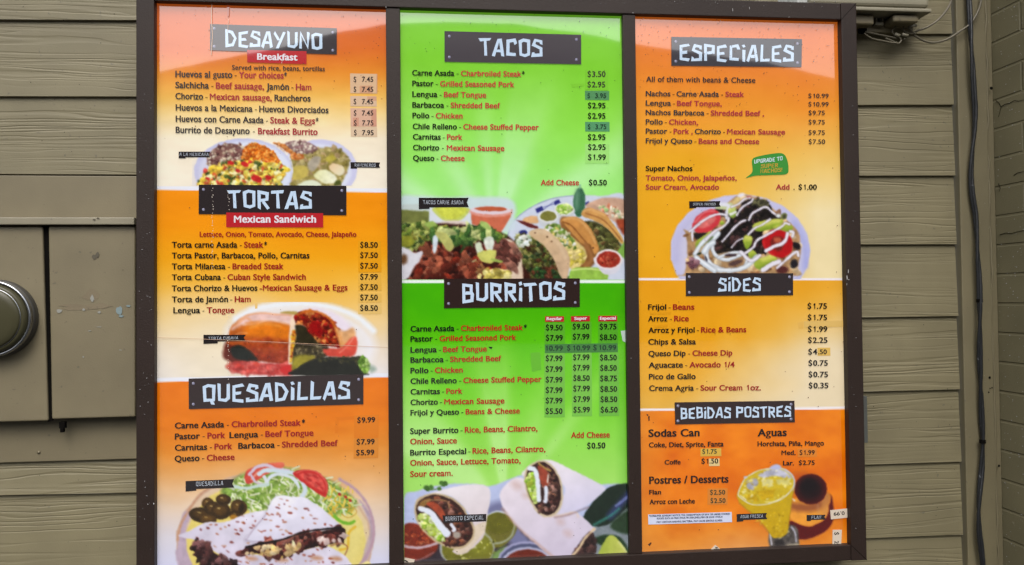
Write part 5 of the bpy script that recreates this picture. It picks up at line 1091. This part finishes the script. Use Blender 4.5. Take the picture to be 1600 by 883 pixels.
# ---------------------------------------------------------------- lettering
GL = {}
def load_glyphs(chars, style):
    """style = (outline offset, sideways thickening): heavy humanist letters with a tall x-height"""
    off, sh = style; objs = []
    for ch in chars:
        for body in (('S' if ch == '$' else ch), '|' + ch + '|'):
            c = bpy.data.curves.new('glyph', 'FONT'); c.body = body; c.offset = off if len(body) == 1 and ch not in 'MWgmw' else 0; c.resolution_u = 3; c.fill_mode = 'FRONT'
            o = bpy.data.objects.new('glyph', c); COL.objects.link(o); objs.append((ch, body, o))
    c = bpy.data.curves.new('glyph', 'FONT'); c.body = '||'; o0 = bpy.data.objects.new('glyph', c); COL.objects.link(o0)
    dg = bpy.context.evaluated_depsgraph_get(); dg.update()
    def grab(o):
        me = bpy.data.meshes.new_from_object(o.evaluated_get(dg)); v = [tuple(x.co[:2]) for x in me.vertices]; f = [list(p.vertices) for p in me.polygons]; bpy.data.meshes.remove(me); return v, f
    w0 = max(x for x, y in grab(o0)[0]); G = {}
    for ch, body, o in objs:
        v, f = grab(o)
        if len(body) == 3: G.setdefault(ch, {})['w'] = max(x for x, y in v) - w0 + .02
        else: G.setdefault(ch, {}).update(v=v, f=f)
    for o in [o for _, _, o in objs] + [o0]:
        c = o.data; bpy.data.objects.remove(o); bpy.data.curves.remove(c)
    top = lambda ch: max(y for x, y in G[ch]['v'])
    cap, xh, asc = top('H'), top('x'), top('l')
    for ch in chars:
        g = G[ch]; v, f = g['v'], g['f']
        if ch.islower():
            k = 1.11; v = [(x, y * .9 if y < 0 else y * k if y <= xh else xh * k + (y - xh) * (asc - xh * k) / (asc - xh)) for x, y in v]
        if ch == '$':
            xs = [x for x, y in v]; m = (min(xs) + max(xs)) / 2
            for a, b2 in ((cap * .93, cap * 1.16), (-cap * .15, cap * .08)):
                k = len(v); v = v + [(m - .02, a), (m + .02, a), (m + .02, b2), (m - .02, b2)]; f = f + [[k, k + 1, k + 2, k + 3]]
        if ch == '1':
            t = .08; x = g['w'] * .5
            v = [(x, 0), (x + t, 0), (x + t, cap), (x + t * .25, cap), (x - t * 1.35, cap * .80), (x - t * 1.0, cap * .66), (x, cap * .76)]; f = [[0, 1, 2, 3, 6], [3, 4, 5, 6]]
        V, F = [], []
        for i, q in enumerate((0, -sh, sh)):
            k = len(V); V += [(x + q, y, i) for x, y in v]; F += [[j + k for j in p] for p in f]
        GL[(style, ch)] = dict(v=V, f=F, w=g['w'])
    GL[(style, 'cap')] = cap


ALLC = 'HABCDEFGIJKLMNOPQRSTUVWXYZabcdefghijklmnopqrstuvwxyz0123456789$.,-&*/:ñóá '
BOLD, SEMI = (.013, .022), (.009, .017)
for o_ in (BOLD, SEMI): load_glyphs(ALLC, o_)


def text_geo(s, off):
    v, f, x = [], [], 0.0
    for ch in s:
        g = GL[(off, ch)]; k = len(v)
        v += [(p[0] + x, p[1], p[2]) for p in g['v']]; f += [[i + k for i in q] for q in g['f']]; x += g['w']
    if v:
        a = min(p[0] for p in v); b = max(p[0] for p in v); v = [(p[0] - a, p[1], p[2]) for p in v]; x = b - a
    return v, f, x


CRAFT = {'D': [[(.12, .04), (.1, .94), (.42, .86), (.64, .5), (.48, .1), 'c']], 'E': [[(.62, .93), (.13, .84), (.13, .1), (.62, .04)], [(.19, .47), (.5, .5)]], 'S': [[(.56, .7), (.56, .86), (.22, .92), (.12, .66), (.56, .46), (.56, .1), (.08, .07), (.1, .24)]],
         'A': [[(.04, .0), (.34, .9), (.46, .9), (.6, .0)], [(.22, .3), (.46, .3)]], 'Y': [[(.02, .96), (.3, .5)], [(.64, 1), (.2, 0)]], 'U': [[(.1, 1), (.12, .12), (.44, .07), (.58, .2), (.58, .96)]], 'N': [[(.1, 0), (.12, .93), (.54, .08), (.58, 1)]],
         'O': [[(.14, .12), (.1, .84), (.3, .93), (.6, .88), (.6, .14), (.38, .06), 'c']], 'T': [[(.0, .88), (.66, .92)], [(.34, .84), (.38, .0)]], 'R': [[(.13, .0), (.12, .92), (.55, .84), (.54, .52), (.2, .46)], [(.32, .42), (.62, .0)]],
         'Q': [[(.14, .12), (.1, .84), (.3, .93), (.6, .88), (.58, .14), 'c'], [(.46, .12), (.56, -.12)]], 'i': [[(.14, .7), (.13, .0)], [(.05, .9), (.2, .95)]], 'L': [[(.16, 1), (.12, .08), (.6, .1)]], 'C': [[(.6, .68), (.52, .9), (.14, .84), (.13, .12), (.6, .09)]],
         'B': [[(.12, .04), (.1, .93), (.5, .88), (.5, .56), (.56, .42), (.54, .1), 'c'], [(.18, .5), (.46, .5)]], 'P': [[(.13, .0), (.12, .92), (.6, .86), (.58, .5), (.2, .46)]], 'I': [[(.14, 1), (.13, .0)]], 'M': [[(.1, 0), (.12, .92), (.38, .4), (.64, .92), (.68, 0)]],
         'X': [[(.06, 0), (.6, .98)], [(.06, .98), (.26, .62)], [(.4, .38), (.62, 0)]], 'H': [[(.1, 0), (.12, 1)], [(.58, 0), (.56, 1)], [(.2, .5), (.48, .52)]], 'F': [[(.13, 0), (.13, .86), (.6, .92)], [(.2, .46), (.5, .5)]], 'G': [[(.58, .74), (.5, .92), (.14, .82), (.14, .12), (.58, .1), (.58, .46), (.38, .46)]], '!': [[(.14, 1), (.13, .35)], [(.08, .06), (.2, .1)]]}


def craft_geo(s, t=.165, gap=.075):
    """angular hand-cut capitals, as strokes of uneven width"""
    V, F, x = [], [], 0.0
    for ci, ch in enumerate(s):
        if ch == ' ': x += .38; continue
        R = random.Random(ci * 31 + ord(ch)); wmax = 0; dy = R.uniform(-.035, .035); lay = 0
        for st in CRAFT[ch]:
            closed = st[-1] == 'c'; P = [Vector(p) for p in st if p != 'c']; n = len(P); Lp, Rp = [], []
            for i, p in enumerate(P):
                a = P[i - 1] if (i or closed) else None; b = P[(i + 1) % n] if (i < n - 1 or closed) else None
                d1 = (p - a).normalized() if a is not None else None; d2 = (b - p).normalized() if b is not None else None
                d1 = d1 if d1 is not None else d2; d2 = d2 if d2 is not None else d1
                m = Vector((-(d1 + d2).y, (d1 + d2).x)).normalized(); k = 1 / max(.55, m.dot(Vector((-d1.y, d1.x))))
                h = t / 2 * R.uniform(.82, 1.16) * min(k, 1.6); sl = (d1 * R.uniform(-.05, .05)) if not closed and i in (0, n - 1) else Vector((0, 0))
                Lp.append(p + m * h + sl); Rp.append(p - m * h - sl)
            k = len(V); wmax = max(wmax, max(q.x for q in Lp + Rp)); mm = n if closed else n - 1
            for q in Lp + Rp: V.append((q.x + x, q.y + dy, lay))
            for i in range(mm): j = (i + 1) % n; F.append([k + i, k + j, k + n + j, k + n + i])
            lay += 1
        x += wmax + gap
    a = min(p[0] for p in V); b = max(p[0] for p in V)
    return [(p[0] - a, p[1], p[2]) for p in V], F, b - a


def zp(z, x, y): ox, oy, s = ZONES[z]; return ox + x / s, oy + y / s


def place(geo, z, x0, y0, x1, y1, cap, unit, dz):
    v, f, w = geo; k = (x1 - x0) / w; out = []
    for p in v:
        t = p[0] / w; X, Y = zp(z, x0 + (x1 - x0) * t, y0 + (y1 - y0) * t - p[1] / unit * cap)
        out.append(at(X, Y, -dz - (p[2] * .00008 if len(p) > 2 else 0)))
    return out, f


INKS = {'k': (20, 16, 16), 'g': (58, 48, 48), 'r': (172, 54, 62), 'h': (62, 56, 58), 'R': (158, 26, 28), 'm': (196, 62, 60), 'o': (180, 40, 24), 'K': (30, 62, 44), 'w': (238, 232, 240), 'b': (24, 24, 60)}


def write(line, name, parent, dz=.0016, off=BOLD, split=False):
    """one printed line: every run of colour keeps its surveyed start and end"""
    segs = line.split('|'); z, cap, sl, base = segs[0].split(); cap, sl, base = float(cap), float(sl), float(base)
    P = []
    for s in segs[1:]:
        if s.strip() == '-': P.append(None); continue
        c, a, b, t = s.split(' ', 3); P.append((c, float(a), float(b), t))
    X0 = next(p for p in P if p)[1]; V, F, I, mats = [], [], [], []
    for i, p in enumerate(P):
        if p is None:
            g0, g1 = P[i - 1][2], P[i + 1][1]; m = (g0 + g1) / 2; hw = min(6.5, (g1 - g0) * .3); p = ('k', m - hw, m + hw, None)
        c, a, b, t = p
        if t is None:
            geo = ([(0, .20), (.22, .20), (.22, .275), (0, .275)], [[0, 1, 2, 3]], .22)
            unit = .69
        else:
            o2 = off if c not in 'g' else SEMI
            geo = text_geo(t.strip(), o2); unit = GL[(o2, 'cap')]
        v, f = place(geo, z, a, base + sl * (a - X0), b, base + sl * (b - X0), cap, unit, dz)
        m = ink(INKS[c])
        if m not in mats: mats.append(m)
        k = len(V); V += v; F += [[q + k for q in ff] for ff in f]; I += [mats.index(m)] * len(f)
    return mesh(name, V, F, mats, parent, I)


def flat(name, z, pts, col, dz, parent, m=None):
    P = [at(*zp(z, *p), -dz) for p in pts]
    o = mesh(name, P, [list(range(len(P)))[::-1]], m or ink(col), parent)
    return o


def near(bg, z, cor, k):
    x, y = zp(z, sum(cor[::2]) / 4, sum(cor[1::2]) / 4); c = bg(np.array([[x]]), np.array([[y]]))[0, 0]; g = c.mean(); c = np.clip(132 + (g + (c - g) * 1.10 - 132) * 1.06, 0, 255)
    return tuple(int(a * b) for a, b in zip(c, k))


def quad(c): return [(c[0], c[1]), (c[2], c[3]), (c[4], c[5]), (c[6], c[7])]


def grid_mesh(name, X, Y, rgb, dz, parent, keep=None):
    ny, nx = X.shape
    dx, dy = (X - PW / 2) / FPX, (Y - PH / 2) / FPX
    d = [fw[i] + rt[i] * dx - up[i] * dy for i in range(3)]; t = (-dz - EYEP.y) / d[1]; b = base_of(parent)
    co_ = np.stack([EYEP[i] + d[i] * t - b[i] for i in range(3)], -1).reshape(-1, 3)
    idx = np.arange(nx * ny).reshape(ny, nx); q = np.stack([idx[:-1, :-1], idx[1:, :-1], idx[1:, 1:], idx[:-1, 1:]], -1).reshape(-1, 4)
    if keep is not None:
        kk = (np.maximum.reduce([keep[:-1, :-1], keep[1:, :-1], keep[1:, 1:], keep[:-1, 1:]]) > .02).reshape(-1); q = q[kk]
    gy = rgb.mean(-1, keepdims=True); rgb = gy + (rgb - gy) * (1.10 if keep is None else 1.0); rgb = 132 + (rgb - 132) * 1.06
    col = np.concatenate([lin(rgb).reshape(-1, 3), np.ones((nx * ny, 1))], 1)
    if keep is not None:
        used = np.unique(q); mp_ = np.zeros(nx * ny, int); mp_[used] = np.arange(len(used)); q = mp_[q]; co_ = co_[used]; col = col[used]
    me = bpy.data.meshes.new(name); me.vertices.add(len(co_)); me.vertices.foreach_set('co', co_.ravel())
    me.loops.add(q.size); me.loops.foreach_set('vertex_index', q.ravel()); me.polygons.add(len(q)); me.polygons.foreach_set('loop_start', np.arange(len(q)) * 4)
    me.update(calc_edges=True); me.validate()
    at_ = me.color_attributes.new('Col', 'FLOAT_COLOR', 'POINT'); at_.data.foreach_set('color', col.astype(np.float32).ravel())
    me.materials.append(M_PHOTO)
    return link(bpy.data.objects.new(name, me), parent)


# ---------------------------------------------------------------- the three posters
POST = {'left': ((238.5, 0, 608, 900), bg_left, [art_breakfast, art_torta, art_quesadilla], 'orange left poster listing breakfasts, tortas and quesadillas'),
        'middle': ((622, 10, 987, 892), bg_mid, [art_tacos, art_burrito], 'bright green middle poster listing tacos and burritos'),
        'right': ((991, 20, 1336, 872), bg_right, [art_nachos, art_drinks], 'orange right poster listing specials, sides, drinks and desserts')}
for key, (box, bg, arts, lab) in POST.items():
    x0, y0, x1, y1 = box
    root = thing('menu_poster', tuple(at((x0 + x1) / 2, 860, 0)), lab, 'menu poster', 'lit posters in the menu board')
    X, Y = np.meshgrid(np.linspace(x0, x1, int((x1 - x0) / 2)), np.linspace(y0, y1, int((y1 - y0) / 1.6)))
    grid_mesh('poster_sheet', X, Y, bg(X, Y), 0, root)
    for a in arts:
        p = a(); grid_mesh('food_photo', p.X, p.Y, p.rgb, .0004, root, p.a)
    for z, cor, col, lines, patches in STICK[key]:
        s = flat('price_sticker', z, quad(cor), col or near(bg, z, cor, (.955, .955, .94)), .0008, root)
        for q in patches:
            x0_, y0_, x1_, y1_ = q
            flat('stain', z, [(x0_, y0_), (x1_, y0_), (x1_, y1_), (x0_, y1_)], tuple(int(c * k) for c, k in zip(col, (.96, .87, .85))), .0010, s)
        for ln in lines: write(ln, 'lettering', s, .0014, SEMI)
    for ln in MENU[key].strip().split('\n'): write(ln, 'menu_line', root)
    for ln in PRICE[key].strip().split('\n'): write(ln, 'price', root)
    for z, word, cor, ba, cap, col in HEAD[key]:
        c = quad(cor); h = flat('heading_plate', z, c, col, .0018, root)
        v, f = place(craft_geo(word), z, *ba, cap, 1.0, .0022); mesh('lettering', v, f, ink((204, 226, 250)), h)
        w = (c[3][1] - c[0][1]); mx = w * .155
        for u, t in ((0, 0), (1, 0), (1, 1), (0, 1)):
            xx = c[0][0] + mx + (c[1][0] - c[0][0] - 2 * mx) * u; ya = c[0][1] + (c[1][1] - c[0][1]) * (xx - c[0][0]) / (c[1][0] - c[0][0]); yb = c[3][1] + (c[2][1] - c[3][1]) * (xx - c[0][0]) / (c[1][0] - c[0][0])
            yy = ya + (yb - ya) * (.16 if t == 0 else .84); r = 2.3 * ZONES[z][2]
            o = flat('rivet', z, [(xx + r * math.cos(a), yy + r * math.sin(a)) for a in (k * .5236 for k in range(12))], (128, 126, 150), .0021, h)
            flat('rivet_shine', z, [(xx - r * .2 + r * .5 * math.cos(a), yy - r * .25 + r * .45 * math.sin(a)) for a in (k * .7854 for k in range(8))], (186, 186, 210), .0023, h)
    for z, word, cor, ba, cap in BANNER[key]:
        h = flat('red_banner', z, quad(cor), (190, 34, 44), .0020 if key == 'left' else .0012, root)
        write('%s %s %.4f %s|w %s %s %s' % (z, cap, (ba[3] - ba[1]) / (ba[2] - ba[0]), ba[1], ba[0], ba[2], word), 'lettering', h, .0024)
    for z, word, cor, ba, cap in FLAG[key]:
        P = [(cor[i], cor[i + 1]) for i in range(0, len(cor), 2)]; h = flat('caption_flag', z, P, (38, 32, 34), .0012, root)
        v, f = place(craft_geo(word, .10, .14), z, *ba, cap, 1.0, .0016); mesh('lettering', v, f, ink((196, 204, 216)), h)
    R = random.Random(len(key)); b = MB()      # dirt and dried drops on the sheet
    for k in range({'left': 160, 'middle': 120, 'right': 320}[key]):
        top = R.random() < (.75 if key == 'right' else .45)
        x = R.uniform(x0 + 6, x1 - 8); y = y0 + 8 + (abs(R.gauss(0, 60)) if top else R.uniform(0, y1 - y0 - 20))
        chip(b, x, y, R.uniform(.35, 1.0), R.uniform(.35, 1.1), -.0026, k, 6)
    b.build('dirt_specks', ink((92, 60, 46) if key != 'middle' else (60, 96, 50)), root)['kind'] = 'stuff'
    for z, cor, col in {'left': [('d', (1140, 42, 1250, 36, 1250, 56, 1150, 62), (226, 150, 74)), ('d', (1138, 62, 1160, 60, 1156, 130, 1140, 134), (228, 156, 84)), ('c', (716, 206, 733, 204, 732, 236, 717, 238), (120, 96, 66))],
                        'middle': [('g', (1408, 370, 1442, 366, 1442, 440, 1420, 430), (196, 214, 204)), ('g', (870, 500, 930, 496, 936, 600, 880, 612), (104, 190, 44)), ('e', (1110, 500, 1190, 496, 1190, 512, 1120, 520), (126, 196, 84)), ('g', (622, 463, 646, 466, 640, 478, 628, 473), (20, 30, 20))],
                        'right': [('k', (1052, 322, 1084, 312, 1086, 356, 1058, 358), (206, 176, 120)), ('k', (172, 258, 300, 254, 296, 270, 176, 272), (212, 158, 52)), ('k', (196, 334, 280, 330, 276, 346, 200, 350), (212, 158, 52)), ('l', (155, 40, 164, 36, 164, 62, 157, 66), (70, 40, 20)), ('l', (146, 24, 158, 30, 154, 36, 148, 34), (70, 40, 20)), ('l', (154, 766, 172, 752, 174, 760, 164, 776), (90, 50, 26))]}[key]:
        flat('tape_residue', z, quad(cor), col if min(col) < 50 or col == (196, 214, 204) else near(bg, z, cor, (.975, .965, .95)), .0006, root)
    if key == 'left':
        b = MB(); R = random.Random(4)
        for x, ya, yb in ((332, 285, 425), (357, 300, 330), (357, 470, 625), (440, 95, 100)):
            y = ya
            while y < yb: chip(b, x + R.uniform(-1.2, 1.2), y, R.uniform(.4, .9), R.uniform(.5, 1.3), -.0027, int(y), 6); y += R.uniform(2.5, 7)
        b.build('scratch_marks', ink((226, 214, 200)), root)['kind'] = 'stuff'
        b = MB()
        for pts, w in (([(331, 6), (330.5, 30), (332, 55), (330, 86)], .0007), ([(357, 30), (356, 50)], .0005), ([(243, 527.5), (320, 530), (420, 534), (500, 538), (606, 543)], .0004)):
            P = [at(*q, -.0027) for q in pts]
            for p, q in zip(P, P[1:]):
                d = (q - p).normalized(); nn = Vector((-d.z, 0, d.x)) * w; b.add([p + nn, q + nn, q - nn, p - nn], [(0, 1, 2, 3)])
        b.build('crease', ink((206, 168, 140)), root)
        b = MB(); b.add([at(x, y, -.0027) for x, y in ((354.5, 6), (358.5, 6), (358, 24), (356.5, 27), (355, 24))], [[0, 1, 2, 3, 4]]); b.build('drip', ink((190, 84, 44)), root)
    if key == 'right':
        P = spline([(800, 98), (880, 80), (955, 74), (985, 100), (998, 160), (985, 198), (900, 204), (800, 208), (745, 221), (782, 185), (780, 120)], 5)
        s = flat('speech_bubble', 'j', [tuple(p) for p in P], (66, 150, 62), .0012, root)
        for word, ba, cap, c in (('UPGRADE TO', (794, 136, 962, 116), 24, (214, 232, 240)), ('SUPER', (832, 164, 936, 156), 24, (196, 160, 60)), ('NACHOS!', (830, 194, 962, 184), 24, (196, 160, 60))):
            v, f = place(craft_geo(word, .17), 'j', *ba, cap, 1.0, .0016); mesh('lettering', v, f, ink(c), s)
        s = flat('notice_label', 'n', quad((78, 145, 1425, 104, 1433, 266, 84, 307)), (216, 222, 246), .0012, root)
        for ln in ('n 30 -.027 184|b 96 1400 *CONSUMER ADVISORY NOTICE: THE CONSUMPTION OF RAW OR UNDER COOKED', 'n 30 -.027 224|b 222 1278 FOODS SUCH AS MEAT,POULTRY,FISH,SHELLFISH OR EGGS WHICH', 'n 30 -.027 282|b 216 1282 MAY CONTAIN HARMFUL BACTERIA, MAY CAUSE SERIOUS ILLNESS.'): write(ln, 'lettering', s)

# ---------------------------------------------------------------- loose price tags caught behind the glass
def tag(z, cor, lab, words):
    c = quad(cor); P = [at(*zp(z, *p), -.0030) for p in c]; Q = [p + Vector((0, -.0004, 0)) for p in P]; m = sum(P, Vector()) / 4
    r = thing('price_tag', tuple(m), lab, 'price tag', 'loose price tags at the bottom of the board')
    b = MB(); b.add(P + Q, [(0, 1, 2, 3), (7, 6, 5, 4), (0, 4, 5, 1), (1, 5, 6, 2), (2, 6, 7, 3), (3, 7, 4, 0)]); b.build('card', ink((222, 206, 186)), r)
    for word, (x0, y0, x1, y1), cap in words:       # baseline from first to last letter, at any angle
        v, f, w = text_geo(word, SEMI); d = Vector((x1 - x0, y1 - y0)); n = Vector((d.y, -d.x)).normalized(); V = []
        for p in v:
            q = Vector((x0, y0)) + d * (p[0] / w) + n * (p[1] / GL[(SEMI, 'cap')] * cap); V.append(at(*zp(z, *q), -.0038 - p[2] * .00008))
        mesh('lettering', V, f, ink((40, 34, 32)), r)


tag('v', (984, 484, 1176, 464, 1180, 548, 990, 568), 'cream price tag 0.99 stuck upside down beside the printed flan', [('0.99', (1116, 494, 1014, 502), 34), ('$', (1182, 492, 1160, 494), 32)])
tag('v', (1006, 664, 1090, 664, 1084, 810, 1004, 806), 'cream price tag turned sideways in the bottom right corner of the right poster', [('$', (1024, 686, 1024, 712), 38), ('2', (1024, 766, 1024, 792), 38)])
tag('l', (498, 806, 536, 768, 570, 796, 556, 808), 'small cream paper corner sticking up at the bottom middle of the right poster', [('$', (528, 794, 545, 806), 20)])
tag('h', (117, 840, 175, 851, 164, 884, 115, 890), 'cream price tag with a 9 at the bottom left corner of the green poster', [('9', (138, 876, 138, 854), 26)])

# ---------------------------------------------------------------- printed plastic showing above the frame
b0 = at(1215, 3, .04); b1 = at(1333, 5, .04)
ban = thing('plastic_banner', (b0.x, .04, b0.z), 'rumpled white, yellow and blue plastic sheet showing above the top of the frame', 'banner')
R = random.Random(6); nn = 26; cols = [(.20, .21, .20)] * 6 + [(.34, .35, .34)] * 5 + [(.30, .30, .28)] * 3 + [(.45, .42, .2)] * 2 + [(.5, .38, .05)] * 2 + [(.4, .42, .45)] * 3 + [(.02, .03, .25)] * 4 + [(.35, .36, .4)]
ms = []; idx = []
v, f = [], []
for i in range(nn + 1):
    t = i / nn; x = b0.x + (b1.x - b0.x) * t
    for j in range(4): v.append(Vector((x + R.uniform(-.001, .001), .035 + .006 * math.sin(t * 40 + j) + R.uniform(-.002, .002), ZT1 - .004 + j * .03)))
for i in range(nn):
    for j in range(3):
        f.append((i * 4 + j, (i + 1) * 4 + j, (i + 1) * 4 + j + 1, i * 4 + j + 1)); c = cols[i]
        m = next((q for q in ms if q.name.startswith('banner_%d_%d_%d' % tuple(int(k * 100) for k in c))), None)
        if m is None: m = mat('banner_%d_%d_%d' % tuple(int(k * 100) for k in c), c, .35); ms.append(m)
        idx.append(ms.index(m))
mesh('sheet', v, f, ms, ban, idx, True)
